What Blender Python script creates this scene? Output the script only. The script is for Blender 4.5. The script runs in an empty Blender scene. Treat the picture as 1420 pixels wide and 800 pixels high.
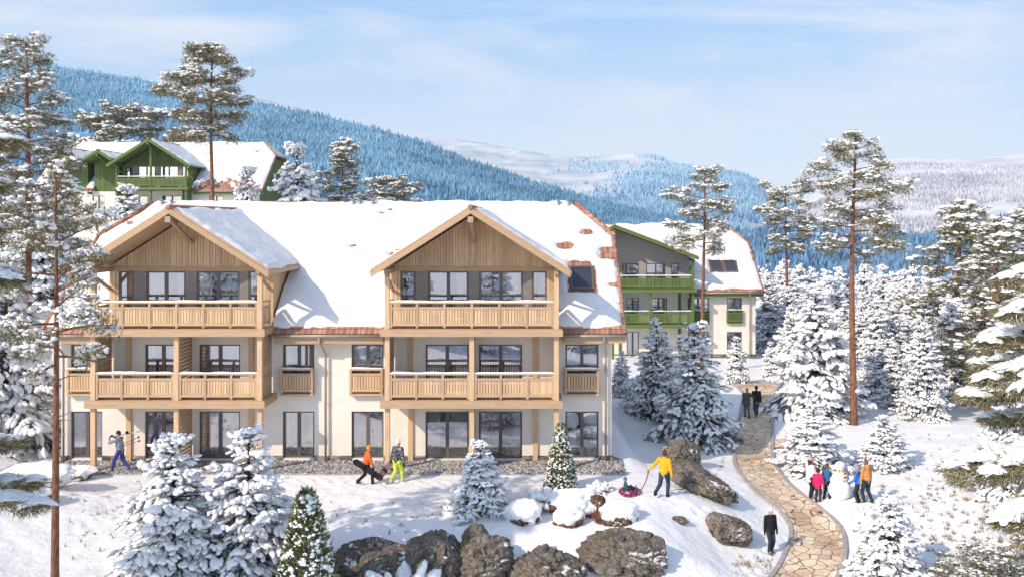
import bpy, bmesh, math, random
import numpy as np
from mathutils import Vector, Matrix
RD = random.Random(11)
rng = np.random.default_rng(11)
SC = bpy.context.scene
COL = SC.collection
PI = math.pi
# camera model measured from the photograph (pixels of the 1420 x 800 picture)
F, VX, VY, CZ = 1276.0, 735.0, 308.0, 10.5
def P(px, py, d):
    return ((px - VX) * d / F, d, CZ - (py - VY) * d / F)
SUN = np.array([1.1, 1.0, -1.0]); SUN /= np.linalg.norm(SUN)

# ------------------------------------------------------------------ noise
def _hash(ix, iy, iz, seed):
    n = (ix.astype(np.int64) * 374761393 + iy.astype(np.int64) * 668265263 + iz.astype(np.int64) * 1440662683 + seed * 97531) & 0xffffffff
    n = ((n ^ (n >> 13)) * 1274126177) & 0xffffffff
    n = ((n ^ (n >> 15)) * 2246822519) & 0xffffffff
    n = n ^ (n >> 16)
    return n / 4294967295.0 * 2 - 1
def vnoise(p, seed=0):
    p = np.asarray(p, float)
    i = np.floor(p).astype(np.int64); f = p - i; f = f * f * (3 - 2 * f)
    out = 0
    for dx in (0, 1):
        wx = f[:, 0] if dx else 1 - f[:, 0]
        for dy in (0, 1):
            wy = f[:, 1] if dy else 1 - f[:, 1]
            for dz in (0, 1):
                wz = f[:, 2] if dz else 1 - f[:, 2]
                out = out + wx * wy * wz * _hash(i[:, 0] + dx, i[:, 1] + dy, i[:, 2] + dz, seed)
    return out
def fbm(p, oct=4, seed=0, gain=.5):
    p = np.asarray(p, float); s = 0; a = 1.0; t = 0
    for o in range(oct):
        s = s + a * vnoise(p * (2.0 ** o) + o * 17.3, seed + o); t += a; a *= gain
    return s / t
def fbm2(x, y, sc, oct=4, seed=0):
    x = np.asarray(x, float); sh = x.shape
    p = np.stack([x.ravel() / sc, np.asarray(y, float).ravel() / sc, np.zeros(x.size)], 1)
    return fbm(p, oct, seed).reshape(sh)
def sstep(a, b, x):
    t = np.clip((x - a) / (b - a), 0, 1); return t * t * (3 - 2 * t)

# ------------------------------------------------------------------ mesh building
_ico = {}
def ico(sub):
    if sub not in _ico:
        bm = bmesh.new(); bmesh.ops.create_icosphere(bm, subdivisions=sub, radius=1.0)
        V = np.array([v.co[:] for v in bm.verts]); Fc = np.array([[v.index for v in f.verts] for f in bm.faces]); bm.free()
        _ico[sub] = (V, Fc)
    return _ico[sub]
class MB:
    def __init__(s): s.v = []; s.f = []; s.n = 0
    def add(s, V, Fc, mi=0):
        V = np.asarray(V, float).reshape(-1, 3)
        if len(V) == 0: return
        if isinstance(Fc, np.ndarray): s.f.append((Fc + s.n, mi))
        else:
            for f in Fc: s.f.append((np.array([f]) + s.n, mi))
        s.v.append(V); s.n += len(V)
    def box(s, x0, x1, y0, y1, z0, z1, mi=0):
        V = [(x, y, z) for z in (z0, z1) for y in (y0, y1) for x in (x0, x1)]
        s.add(V, np.array([[0, 2, 3, 1], [4, 5, 7, 6], [0, 1, 5, 4], [2, 6, 7, 3], [0, 4, 6, 2], [1, 3, 7, 5]]), mi)
    def beam(s, p0, p1, w, h, up=(0, 0, 1), mi=0):
        p0 = np.array(p0, float); p1 = np.array(p1, float); d = p1 - p0; d /= np.linalg.norm(d)
        up = np.array(up, float); sd = np.cross(d, up); sd /= np.linalg.norm(sd); u = np.cross(sd, d)
        V = []
        for p in (p0, p1):
            for a, b in ((-1, -1), (1, -1), (1, 1), (-1, 1)): V.append(p + sd * a * w / 2 + u * b * h / 2)
        s.add(V, np.array([[3, 2, 1, 0], [4, 5, 6, 7], [0, 1, 5, 4], [1, 2, 6, 5], [2, 3, 7, 6], [3, 0, 4, 7]]), mi)
    def prism(s, pts, off, mi=0):
        pts = np.array(pts, float); off = np.array(off, float); n = len(pts)
        V = np.vstack([pts, pts + off])
        fs = [list(range(n))[::-1], list(range(n, 2 * n))] + [[i, (i + 1) % n, n + (i + 1) % n, n + i] for i in range(n)]
        # make outward: check with newell normal
        nrm = np.zeros(3)
        for i in range(n): nrm += np.cross(pts[i] - pts[0], pts[(i + 1) % n] - pts[0])
        if np.dot(nrm, off) < 0: fs = [f[::-1] for f in fs]
        s.add(V, fs, mi)
    def tube(s, pts, rad, n=8, mi=0, cap=True):
        pts = np.array(pts, float); m = len(pts)
        rad = np.ones(m) * rad if np.isscalar(rad) else np.array(rad, float)
        t = np.gradient(pts, axis=0); t /= np.linalg.norm(t, axis=1)[:, None] + 1e-9
        a = np.array([0, 0, 1.]) if abs(t[0, 2]) < .9 else np.array([1., 0, 0])
        u = np.cross(t[0], a); u /= np.linalg.norm(u)
        ang = np.arange(n) / n * 2 * PI; V = []
        for i in range(m):
            u = u - t[i] * np.dot(u, t[i]); u /= np.linalg.norm(u); w = np.cross(t[i], u)
            V.append(pts[i] + rad[i] * (np.cos(ang)[:, None] * u + np.sin(ang)[:, None] * w))
        V = np.vstack(V); j = np.arange(n); k = (j + 1) % n
        Fq = np.vstack([np.stack([i * n + j, i * n + k, (i + 1) * n + k, (i + 1) * n + j], 1) for i in range(m - 1)])
        b = s.n; s.add(V, Fq, mi)
        if cap:
            s.f.append((np.array([list(range(n))[::-1]]) + b, mi)); s.f.append((np.array([list(range(n))]) + b + (m - 1) * n, mi))
    def capsule(s, p0, p1, r0, r1, n=10):
        p0 = np.array(p0, float); p1 = np.array(p1, float); d = p1 - p0; L = np.linalg.norm(d); d = d / (L + 1e-9)
        pts = []; rs = []
        for a in (0.02, .3, .6, .85, 1): pts.append(p0 - d * r0 * math.sqrt(max(0, 1 - a * a)) ); rs.append(r0 * a)
        for a in (1, .85, .6, .3, .02): pts.append(p1 + d * r1 * math.sqrt(max(0, 1 - a * a)) ); rs.append(r1 * a)
        s.tube(pts, rs, n)
    def ell(s, c, r, sub=2, rot=None):
        V, Fc = ico(sub); V = V * np.array(r)
        if rot is not None: V = V @ np.array(rot).T
        s.add(V + np.array(c), Fc)
    def mesh(s, name, mats, smooth=False):
        me = bpy.data.meshes.new(name)
        V = np.vstack(s.v) if s.v else np.zeros((0, 3))
        me.vertices.add(len(V)); me.vertices.foreach_set('co', V.ravel())
        idx = np.concatenate([f.ravel() for f, _ in s.f]) if s.f else np.zeros(0, int)
        tot = np.concatenate([np.full(len(f), f.shape[1]) for f, _ in s.f]) if s.f else np.zeros(0, int)
        mi = np.concatenate([np.full(len(f), m) for f, m in s.f]) if s.f else np.zeros(0, int)
        me.loops.add(len(idx)); me.loops.foreach_set('vertex_index', idx.astype(np.int32))
        me.polygons.add(len(tot)); me.polygons.foreach_set('loop_start', np.concatenate([[0], np.cumsum(tot)[:-1]]).astype(np.int32))
        for m in (mats if isinstance(mats, (list, tuple)) else [mats]): me.materials.append(m)
        me.polygons.foreach_set('material_index', mi.astype(np.int32))
        me.polygons.foreach_set('use_smooth', np.full(len(tot), bool(smooth)))
        me.update(calc_edges=True)
        return me
    def build(s, name, mats, parent=None, smooth=False, loc=None):
        o = bpy.data.objects.new(name, s.mesh(name, mats, smooth)); COL.objects.link(o)
        if parent is not None: o.parent = parent
        if loc is not None: o.location = loc
        return o
def remesh(mb, name, mat, parent, voxel, smooth_it=2):
    me = mb.mesh(name + '_tmp', mat); o = bpy.data.objects.new(name + '_tmp', me); COL.objects.link(o)
    m = o.modifiers.new('r', 'REMESH'); m.mode = 'VOXEL'; m.voxel_size = voxel; m.use_smooth_shade = True
    if smooth_it:
        k = o.modifiers.new('s', 'SMOOTH'); k.iterations = smooth_it; k.factor = .5
    dg = bpy.context.evaluated_depsgraph_get(); dg.update()
    me2 = bpy.data.meshes.new_from_object(o.evaluated_get(dg)); me2.name = name
    me2.materials.clear(); me2.materials.append(mat)
    bpy.data.objects.remove(o); bpy.data.meshes.remove(me)
    r = bpy.data.objects.new(name, me2); COL.objects.link(r)
    if parent is not None: r.parent = parent
    return r
def tag(o, label=None, cat=None, group=None, kind=None):
    if label: o['label'] = label
    if cat: o['category'] = cat
    if group: o['group'] = group
    if kind: o['kind'] = kind
    return o
def empty(name, loc, rz=0, label=None, cat=None, group=None):
    o = bpy.data.objects.new(name, None); COL.objects.link(o); o.location = loc; o.rotation_euler = (0, 0, rz)
    o.empty_display_size = .3
    return tag(o, label, cat, group)
def copy_tree(o, parent=None):
    c = o.copy(); COL.objects.link(c)
    if parent is not None: c.parent = parent
    for ch in list(o.children): copy_tree(ch, c)
    return c

# ------------------------------------------------------------------ materials
class NT:
    def __init__(s, name):
        s.m = bpy.data.materials.new(name); s.m.use_nodes = True; s.t = s.m.node_tree
        s.b = s.t.nodes['Principled BSDF']; s.out = s.t.nodes['Material Output']
    def n(s, typ, **kw):
        nd = s.t.nodes.new(typ)
        for k, v in kw.items():
            if k.startswith('_'): setattr(nd, k[1:], v)
            else:
                key = k.replace('__', ' ')
                s.set(nd, key, v)
        return nd
    def set(s, nd, key, v):
        inp = nd.inputs[key] if not key.isdigit() else nd.inputs[int(key)]
        if isinstance(v, bpy.types.NodeSocket): s.t.links.new(v, inp)
        else: inp.default_value = v
    def link(s, a, b): s.t.links.new(a, b)
    def coords(s, kind='Object', scale=(1, 1, 1)):
        tc = s.n('ShaderNodeTexCoord'); mp = s.n('ShaderNodeMapping'); s.link(tc.outputs[kind], mp.inputs['Vector']); mp.inputs['Scale'].default_value = scale
        return mp.outputs[0]
    def noise(s, vec, scale, detail=4, rough=.55):
        nd = s.n('ShaderNodeTexNoise', Scale=scale, Detail=detail, Roughness=rough); s.link(vec, nd.inputs['Vector']); return nd.outputs['Fac']
    def ramp(s, fac, stops, interp='LINEAR'):
        r = s.n('ShaderNodeValToRGB'); s.link(fac, r.inputs['Fac']); cr = r.color_ramp; cr.interpolation = interp
        while len(cr.elements) < len(stops): cr.elements.new(.5)
        for e, (p, c) in zip(cr.elements, stops): e.position = p; e.color = (*c, 1) if len(c) == 3 else c
        return r.outputs['Color']
    def mix(s, fac, a, b, blend='MIX'):
        m = s.n('ShaderNodeMix', _data_type='RGBA', _blend_type=blend)
        for k, v in (('Factor', fac), ('A', a), ('B', b)):
            inp = [i for i in m.inputs if i.name == k and i.type == ('VALUE' if k == 'Factor' else 'RGBA')][0]
            if isinstance(v, bpy.types.NodeSocket): s.link(v, inp)
            else: inp.default_value = v if k == 'Factor' else ((*v, 1) if len(v) == 3 else v)
        return [o for o in m.outputs if o.type == 'RGBA'][0]
    def math(s, op, a, b=0.0):
        m = s.n('ShaderNodeMath', _operation=op); s.set(m, '0', a); s.set(m, '1', b); return m.outputs[0]
    def island(s): return s.n('ShaderNodeNewGeometry').outputs['Random Per Island']
    def nz(s):
        g = s.n('ShaderNodeNewGeometry'); x = s.n('ShaderNodeSeparateXYZ'); s.link(g.outputs['Normal'], x.inputs[0]); return x.outputs['Z']
    def bump(s, h, strength=.3, dist=.05):
        b = s.n('ShaderNodeBump', Strength=strength, Distance=dist); s.link(h, b.inputs['Height']); s.link(b.outputs[0], s.b.inputs['Normal'])
    def base(s, c, rough=.7, spec=.3):
        if isinstance(c, bpy.types.NodeSocket): s.link(c, s.b.inputs['Base Color'])
        else: s.b.inputs['Base Color'].default_value = (*c, 1)
        s.b.inputs['Roughness'].default_value = rough; s.b.inputs['Specular IOR Level'].default_value = spec
        return s
def sc3(c, k): return tuple(x * k for x in c)
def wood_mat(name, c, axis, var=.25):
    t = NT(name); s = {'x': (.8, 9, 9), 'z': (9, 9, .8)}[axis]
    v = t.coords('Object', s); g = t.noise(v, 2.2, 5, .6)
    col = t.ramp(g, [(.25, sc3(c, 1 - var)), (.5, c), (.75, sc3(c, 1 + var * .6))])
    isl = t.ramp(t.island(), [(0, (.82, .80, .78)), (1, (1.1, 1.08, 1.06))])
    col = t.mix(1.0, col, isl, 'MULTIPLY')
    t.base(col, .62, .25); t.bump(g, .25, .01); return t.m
def paint(name, c, rough=.6, spec=.3, sc=3.0, var=.12, bump=0.0):
    t = NT(name); g = t.noise(t.coords('Object'), sc, 5)
    t.base(t.ramp(g, [(.3, sc3(c, 1 - var)), (.7, sc3(c, 1 + var))]), rough, spec)
    if bump: t.bump(t.noise(t.coords('Object'), sc * 14, 3), bump, .01)
    return t.m
def snow_mat(name, c=(.82, .825, .835), sc=6.0, bump=.35, dist=.06):
    t = NT(name); v = t.coords('Object'); a = t.noise(v, sc, 6, .62)
    t.base(c, .65, .25); t.bump(a, bump, dist)
    return t.m
M = {}
M['snow'] = snow_mat('snow'); M['snow_soft'] = snow_mat('tree_snow', (.83, .83, .84), 14.0, .5, .03)
M['roofsnow'] = snow_mat('roof_snow', (.72, .715, .72), 1.6, .6, .12)
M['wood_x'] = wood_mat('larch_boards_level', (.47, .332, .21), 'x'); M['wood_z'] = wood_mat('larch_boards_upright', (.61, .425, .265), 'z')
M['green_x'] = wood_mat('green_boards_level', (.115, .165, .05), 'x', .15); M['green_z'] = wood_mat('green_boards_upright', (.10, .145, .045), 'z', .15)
M['plaster'] = paint('cream_plaster', (.74, .68, .61), .85, .1, 1.2, .05, .15)
M['grey_plaster'] = paint('grey_plaster', (.33, .30, .29), .85, .1, 1.2, .06, .15)
M['frame'] = paint('window_frame_brown', (.115, .10, .096), .45, .4)
M['panel'] = paint('window_panel_grey', (.22, .19, .175), .5, .4)
M['metal'] = paint('zinc_metal', (.32, .27, .24), .4, .5); M['pipe'] = paint('vent_grey', (.25, .26, .28), .4, .5)
M['room'] = paint('room_wall', (.40, .32, .26), .9, .1)
def curtain_mat():
    t = NT('curtain_cloth'); t.base((.82, .80, .79), .9, .1)
    tr = t.n('ShaderNodeBsdfTranslucent', Color=(.7, .68, .66, 1)); mx = t.n('ShaderNodeMixShader'); mx.inputs[0].default_value = .35
    t.link(t.b.outputs[0], mx.inputs[1]); t.link(tr.outputs[0], mx.inputs[2]); t.link(mx.outputs[0], t.out.inputs[0]); return t.m
M['curtain'] = curtain_mat()
def glass_mat():
    t = NT('window_glass'); tr = t.n('ShaderNodeBsdfTransparent', Color=(.95, .95, .95, 1)); gl = t.n('ShaderNodeBsdfGlossy', Color=(.95, .97, 1, 1), Roughness=.01)
    lw = t.n('ShaderNodeLayerWeight', Blend=.35); f = t.math('MULTIPLY_ADD', lw.outputs['Fresnel'], .8)
    f.node.inputs[2].default_value = .27
    mx = t.n('ShaderNodeMixShader'); t.link(f, mx.inputs[0]); t.link(tr.outputs[0], mx.inputs[1]); t.link(gl.outputs[0], mx.inputs[2]); t.link(mx.outputs[0], t.out.inputs[0])
    return t.m
M['glass'] = glass_mat()
def tile_mat():
    t = NT('clay_roof_tiles'); v = t.coords('Object'); sx = t.n('ShaderNodeSeparateXYZ'); t.link(v, sx.inputs[0])
    wx = t.math('SINE', t.math('MULTIPLY', sx.outputs['X'], 2 * PI / .24)); wy = t.math('FRACT', t.math('MULTIPLY', sx.outputs['Z'], 1 / .21))
    h = t.math('ADD', t.math('MULTIPLY', wx, .5), t.math('MULTIPLY', wy, -1.0))
    vor = t.n('ShaderNodeTexWhiteNoise', _noise_dimensions='3D')
    cx = t.math('FLOOR', t.math('MULTIPLY', sx.outputs['X'], 1 / .24)); cz = t.math('FLOOR', t.math('MULTIPLY', sx.outputs['Z'], 1 / .21))
    cb = t.n('ShaderNodeCombineXYZ'); t.link(cx, cb.inputs[0]); t.link(cz, cb.inputs[1]); t.link(cb.outputs[0], vor.inputs['Vector'])
    col = t.ramp(vor.outputs['Value'], [(0, (.25, .125, .085)), (.5, (.36, .18, .12)), (1, (.45, .25, .17))])
    dk = t.ramp(wy, [(0, (1, 1, 1)), (.85, (1, 1, 1)), (.97, (.45, .42, .4))])
    t.base(t.mix(1.0, col, dk, 'MULTIPLY'), .7, .3); t.bump(h, .9, .03); return t.m
M['tile'] = tile_mat()
def stone_mat():
    t = NT('plinth_stone'); v = t.coords('Object', (2.2, 2.2, 11)); vo = t.n('ShaderNodeTexVoronoi', Scale=1.0); t.link(v, vo.inputs['Vector'])
    sp = t.n('ShaderNodeSeparateColor'); t.link(vo.outputs['Color'], sp.inputs[0])
    t.base(t.ramp(sp.outputs[0], [(0, (.07, .06, .055)), (.5, (.2, .17, .15)), (1, (.36, .32, .28))]), .85, .2); t.bump(vo.outputs['Distance'], .8, .05); return t.m
M['plinth'] = stone_mat()
def bark_mat(name, a, b):
    t = NT(name); v = t.coords('Object', (9, 9, 2.2)); n = t.noise(v, 1.6, 6, .65)
    t.base(t.ramp(n, [(.3, sc3(a, .45)), (.5, a), (.7, b)]), .85, .15); t.bump(n, .9, .04); return t.m
M['bark'] = bark_mat('pine_bark', (.20, .095, .06), (.34, .18, .115)); M['bark_dark'] = bark_mat('spruce_bark', (.07, .045, .035), (.13, .09, .07))
def needle_mat(name, a, b, frost=0.0):
    t = NT(name); isl = t.island(); st = [(0, a), (.55, tuple((x + y) / 2 for x, y in zip(a, b))), (1 - frost, b)]
    if frost: st += [(1 - frost + .02, (.62, .64, .67)), (1, (.85, .86, .88))]
    t.base(t.ramp(isl, st), .65, .2); return t.m
M['spruce'] = needle_mat('spruce_needles', (.02, .035, .034), (.12, .15, .15), .14); M['pine'] = needle_mat('pine_needles', (.06, .06, .026), (.36, .31, .145), .08); M['laden'] = needle_mat('dark_needles', (.035, .036, .018), (.20, .17, .085), .03)
M['thuja'] = needle_mat('thuja_scales', (.05, .075, .02), (.27, .29, .11), .10)
def rock_mat(name, dark, lite, moss):
    t = NT(name); v = t.coords('Object'); n = t.noise(v, 3.2, 10, .68); n2 = t.noise(v, 14, 6, .7); n3 = t.noise(v, 1.6, 4, .6)
    c = t.ramp(n, [(.3, dark), (.5, tuple((a + b) / 2 for a, b in zip(dark, lite))), (.72, lite)])
    c = t.mix(1.0, c, t.ramp(n2, [(.38, (.38, .36, .34)), (.52, (.95, .95, .95)), (.7, (1.25, 1.25, 1.25))]), 'MULTIPLY')
    mk = t.math('MULTIPLY', t.ramp(n3, [(.5, (0, 0, 0)), (.62, (1, 1, 1))]), t.ramp(t.nz(), [(.15, (0, 0, 0)), (.6, (1, 1, 1))]))
    c = t.mix(mk, c, moss); sk_ = t.math('MULTIPLY', t.ramp(t.noise(v, 1.1, 5, .6), [(.57, (0, 0, 0)), (.60, (1, 1, 1))]), t.ramp(t.nz(), [(.55, (0, 0, 0)), (.72, (1, 1, 1))])); c = t.mix(sk_, c, (.80, .80, .81)); t.base(c, .85, .2)
    t.bump(t.math('ADD', n, t.math('MULTIPLY', n2, .4)), 1.0, .16); return t.m
M['rock'] = rock_mat('grey_rock', (.05, .043, .038), (.43, .375, .325), (.13, .105, .04)); M['rock_brown'] = rock_mat('brown_rock', (.10, .05, .03), (.33, .20, .14), (.2, .14, .09))
def plain(name, c, rough=.75, spec=.25): return paint(name, c, rough, spec, 9.0, .16, .3)

# ------------------------------------------------------------------ terrain
CP = []
def cw(*pts):
    for p in pts: CP.append(p)
def cpx(px, py, z):
    d = (CZ - z) * F / (py - VY); CP.append(((px - VX) * d / F, d, z))
for x in (-22, -18, -14, -10, -6, -2, 1, 3.6):
    for y in (37.2, 39, 40.5, 44, 54): cw((x, y, -.05))
cw((4.6, 37.5, -.04), (4.7, 39.5, -.1), (4.8, 42, -.5), (5.5, 45, -1.0), (5, 50, -1.0), (8, 48, -1.1), (8, 42, -.75), (6.5, 39.5, -.3), (7, 36.5, -.25), (7.5, 39, -.5))
for x in (-12, -9, -6, -3, 0, 2.5, 5): cw((x, 35, 0.0))
for x in (-9, -6, -3, 0, 2): cw((x, 33, -.08))
cw((5, 33.2, -.3), (6.6, 34.5, -.5))
for x in (-6.2, -4.5, -3, -1.5, 0, 2, 4): cw((x, 31.6, -.35), (x, 30.1, -1.25), (x, 27, -1.8))
cw((-9, 31, 0), (-9.5, 28, -.4), (-12, 30, .1), (-14, 27, .1), (-13, 24, .2), (-16, 30, .3), (-17, 34, .4), (-20, 34, .9), (-15, 37, .1), (-24, 37, 1.2), (-24, 40, .8), (-24.5, 44, 1.2), (-26, 48, 2), (-30, 44, 3), (-24, 54, 2), (-33, 36, 3.5), (-25, 30, 2.2), (-20, 26, 1.0))
for a in ((1120, 800, -2.0), (1140, 740, -1.7), (1100, 690, -1.3), (1048, 640, -1.15), (1047, 600, -1.05), (1048, 570, -.95), (1045, 540, -.8), (1068, 767, -1.7), (1010, 770, -1.5), (980, 740, -1.0), (1165, 693, -1.0), (1230, 690, -1.0), (1300, 700, -1.0), (1400, 750, -.9), (1300, 790, -1.3), (1200, 780, -1.6), (1183, 588, -1.0), (1130, 590, -1.0), (1300, 600, -1.0), (1390, 640, -.8), (985, 660, -.85), (1240, 560, -1.2)): cpx(*a)
cw((14, 25, -2.2), (9, 25, -2.4), (20, 25, -1.5), (30, 40, -.5), (38, 55, -1.5), (0, 15, -3), (20, 12, -3), (-20, 12, 0))
cw((10, 64, -.9), (20, 64, -1.1), (8, 78, -1.2), (14, 78, -1.2), (20, 78, -1.25), (24, 82, -1.7), (2, 78, -1), (10, 92, -1.5), (20, 94, -2.6), (30, 70, -2.2), (36, 90, -5), (26, 100, -4.5), (45, 75, -4))
cw((-26, 60, 2.5), (-10, 62, 1.0), (3, 62, -.6), (-35, 70, 4.6), (-20, 75, 4), (-5, 78, 1.2), (-53, 98, 8.2), (-42, 97, 8.1), (-35, 97, 8.1), (-28, 98, 8), (-40, 112, 8.4), (-28, 112, 8.4), (-15, 98, 7), (-8, 100, 5.6), (2, 105, 1), (-60, 80, 8), (-45, 60, 5), (-40, 45, 4.5), (-15, 125, 8), (-50, 130, 10), (0, 130, 0))
cw((20, 130, -9), (45, 120, -10), (70, 110, -9), (30, 160, -15), (60, 160, -16), (90, 150, -15), (50, 210, -24), (100, 200, -23), (150, 180, -20), (10, 190, -14), (100, 300, -40), (200, 280, -38), (0, 300, -30), (-60, 300, -10), (-60, 200, 6), (-140, 150, 15), (-200, 300, 5), (-120, 80, 12), (-100, 30, 6), (70, 40, -1), (80, 80, -5), (130, 100, -8), (200, 100, -12), (100, -40, -4), (0, -40, -4), (-100, -40, 3), (0, -10, -3.5), (30, -15, -3.5), (-35, 0, 1))
CPA = np.array(CP, float)
def _phi(r): return np.sqrt(r * r + 1.2)
def _solve():
    n = len(CPA); D = np.linalg.norm(CPA[:, None, :2] - CPA[None, :, :2], axis=2)
    A = np.zeros((n + 3, n + 3)); A[:n, :n] = -_phi(D) - np.eye(n) * .02 * 0 + np.eye(n) * -.0
    A[:n, n] = 1; A[:n, n + 1] = CPA[:, 0] / 50; A[:n, n + 2] = CPA[:, 1] / 50
    A[n, :n] = 1; A[n + 1, :n] = CPA[:, 0] / 50; A[n + 2, :n] = CPA[:, 1] / 50
    A[:n, :n] += np.eye(n) * .15
    b = np.zeros(n + 3); b[:n] = CPA[:, 2]
    return np.linalg.solve(A, b)
W8 = _solve()
def tz(X, Y):
    X = np.asarray(X, float); Y = np.asarray(Y, float); sh = X.shape; x = X.ravel(); y = Y.ravel(); out = np.zeros(x.size)
    for i in range(0, x.size, 20000):
        a = x[i:i + 20000]; b = y[i:i + 20000]
        r = np.sqrt((a[:, None] - CPA[None, :, 0]) ** 2 + (b[:, None] - CPA[None, :, 1]) ** 2)
        z = -(_phi(r) @ W8[:len(CPA)]) + W8[-3] + W8[-2] * a / 50 + W8[-1] * b / 50
        far = sstep(170, 330, np.sqrt(a * a + (b - 60) ** 2)); z = np.where(far >= 1, -42.0, z * (1 - far) - 42.0 * far)
        flat = np.clip(np.minimum(np.minimum(a + 22.5, 5.2 - a), np.minimum(b - 36.6, 55 - b)) / .8, 0, 1)
        z = z * (1 - flat) + flat * -.05
        nz = fbm2(a, b, 2.6, 4, 3) * .15 + fbm2(a, b, .75, 4, 9) * .05
        out[i:i + 20000] = z + nz * (1 - flat) * np.clip(1 - far, 0, 1)
    return out.reshape(sh)
def tz1(x, y): return float(tz(np.array([x]), np.array([y]))[0])
def G(px, py):
    """where the ray through a pixel meets the terrain"""
    d = np.arange(12, 260, .08); X = (px - VX) * d / F; Z = CZ - (py - VY) * d / F
    t = tz(X, d); k = np.where(Z <= t)[0]
    if len(k) == 0: return P(px, py, 250)
    k = k[0]; return (X[k], d[k], t[k])
def XD(px, d):
    x = (px - VX) * d / F; return (x, d, tz1(x, d))

def catmull(P_, n):
    P_ = np.array(P_, float); out = []
    Q = np.vstack([2 * P_[0] - P_[1], P_, 2 * P_[-1] - P_[-2]])
    for i in range(1, len(Q) - 2):
        a, b, c, d = Q[i - 1], Q[i], Q[i + 1], Q[i + 2]
        for t in np.linspace(0, 1, n, endpoint=False):
            out.append(.5 * (2 * b + (c - a) * t + (2 * a - 5 * b + 4 * c - d) * t * t + (3 * b - a - 3 * c + d) * t ** 3))
    out.append(Q[-2]); return np.array(out)
# ------------------------------------------------------------------ houses (local x along the facade, y into the house, z up)
ZE, YE, SL, OVX, YH, YR = 5.7, -.8, .76, .57, 4.6, 6.8     # eave height and depth, roof slope, verge overhang, half-hip depth, ridge depth
def zroof(y): return ZE + SL * (y - YE)
def yroof(z): return (z - ZE) / SL + YE
NORM = np.array([0, -SL, 1.0]) / math.hypot(SL, 1)
def snow_sheet(P0, eu, ev, nrm, U, V, res, mask, T, name, parent, fall=.22, seed=0):
    nu, nv = max(2, int(U / res)), max(2, int(V / res))
    u = np.linspace(0, U, nu + 1); v = np.linspace(0, V, nv + 1); uu, vv = np.meshgrid(u, v, indexing='ij')
    m = mask(uu, vv)
    t = T * np.sqrt(np.clip(m / fall, 0, 1)) - .03
    t = t + np.where(t > .0, fbm2(uu + seed * 31, vv, .9, 4, seed) * T * .5, 0)
    base = np.array(P0, float)[None, None] + uu[..., None] * np.array(eu) + vv[..., None] * np.array(ev)
    pts = base + t[..., None] * np.array(nrm)
    idx = np.arange((nu + 1) * (nv + 1)).reshape(nu + 1, nv + 1); ok = m > -res * 1.5
    keep = ok[:-1, :-1] & ok[1:, :-1] & ok[1:, 1:] & ok[:-1, 1:]
    keep &= (m[:-1, :-1] > 0) | (m[1:, :-1] > 0) | (m[1:, 1:] > 0) | (m[:-1, 1:] > 0)
    q = np.stack([idx[:-1, :-1][keep], idx[1:, :-1][keep], idx[1:, 1:][keep], idx[:-1, 1:][keep]], 1)
    if np.dot(np.cross(eu, ev), nrm) < 0: q = q[:, ::-1]
    used = np.unique(q); remap = np.zeros(pts.shape[0] * pts.shape[1], int); remap[used] = np.arange(len(used))
    b = MB(); b.add(pts.reshape(-1, 3)[used], remap[q])
    return b.build(name, M['roofsnow'], parent, smooth=True)
def rail_snow(p0, p1, z, name, parent, w=.15, seed=0):
    p0 = np.array([*p0, z], float); p1 = np.array([*p1, z], float); L = np.linalg.norm(p1 - p0); n = max(4, int(L / .12))
    b = MB(); t = np.linspace(0, 1, n); nn = fbm2(t * L + seed * 7.7, t * 0, .6, 3, seed)
    d = (p1 - p0) / L; sd = np.array([-d[1], d[0], 0])
    hh = .055 + .045 * nn + .0; hh = np.clip(hh, .012, .14) * np.minimum(1, np.minimum(np.arange(n), np.arange(n)[::-1]) * .6 + .25)
    V = []
    for i in range(n):
        c = p0 + d * L * t[i]; w2 = w / 2 * (1 + .25 * nn[i])
        for a, h in ((-1, -.004), (-.85, .6), (-.4, 1), (.4, 1), (.85, .6), (1, -.004)): V.append(c + sd * a * w2 + np.array([0, 0, h * hh[i] if h > 0 else h]))
    j = np.arange(5); Q = np.vstack([np.stack([i * 6 + j, (i + 1) * 6 + j, (i + 1) * 6 + j + 1, i * 6 + j + 1], 1) for i in range(n - 1)])
    b.add(V, Q); return b.build(name, M['snow'], parent, smooth=True)
def railing(root, p0, p1, z, T, npan, snow=True, seed=0, name='railing'):
    """timber balustrade: posts, top rail, second rail, boards, bottom rail"""
    p0 = np.array([*p0, 0.], float); p1 = np.array([*p1, 0.], float); d = p1 - p0; L = np.linalg.norm(d); d /= L
    b = MB(); zz = np.array([0, 0, 1.])
    A = lambda s, h: p0 + d * s + zz * (z + h)
    b.beam(A(0, 1.09), A(L, 1.09), .13, .07); b.beam(A(0, .86), A(L, .86), .07, .11); b.beam(A(0, .17), A(L, .17), .07, .11)
    for i in range(npan + 1):
        s = L * i / npan; s = min(max(s, .05), L - .05); b.beam(A(s, .03), A(s, 1.055), .1, .1, up=tuple(d))
    pitch = .118; n = int(L / pitch)
    for i in range(n):
        s = (i + .5) * L / n; b.beam(A(s, .21), A(s, .82), .098, .028, up=tuple(np.cross(d, zz)), mi=1)
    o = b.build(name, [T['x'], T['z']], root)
    if snow: rail_snow(p0[:2], p1[:2], z + 1.126, 'rail_snow', o, seed=seed)
    return o
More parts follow.
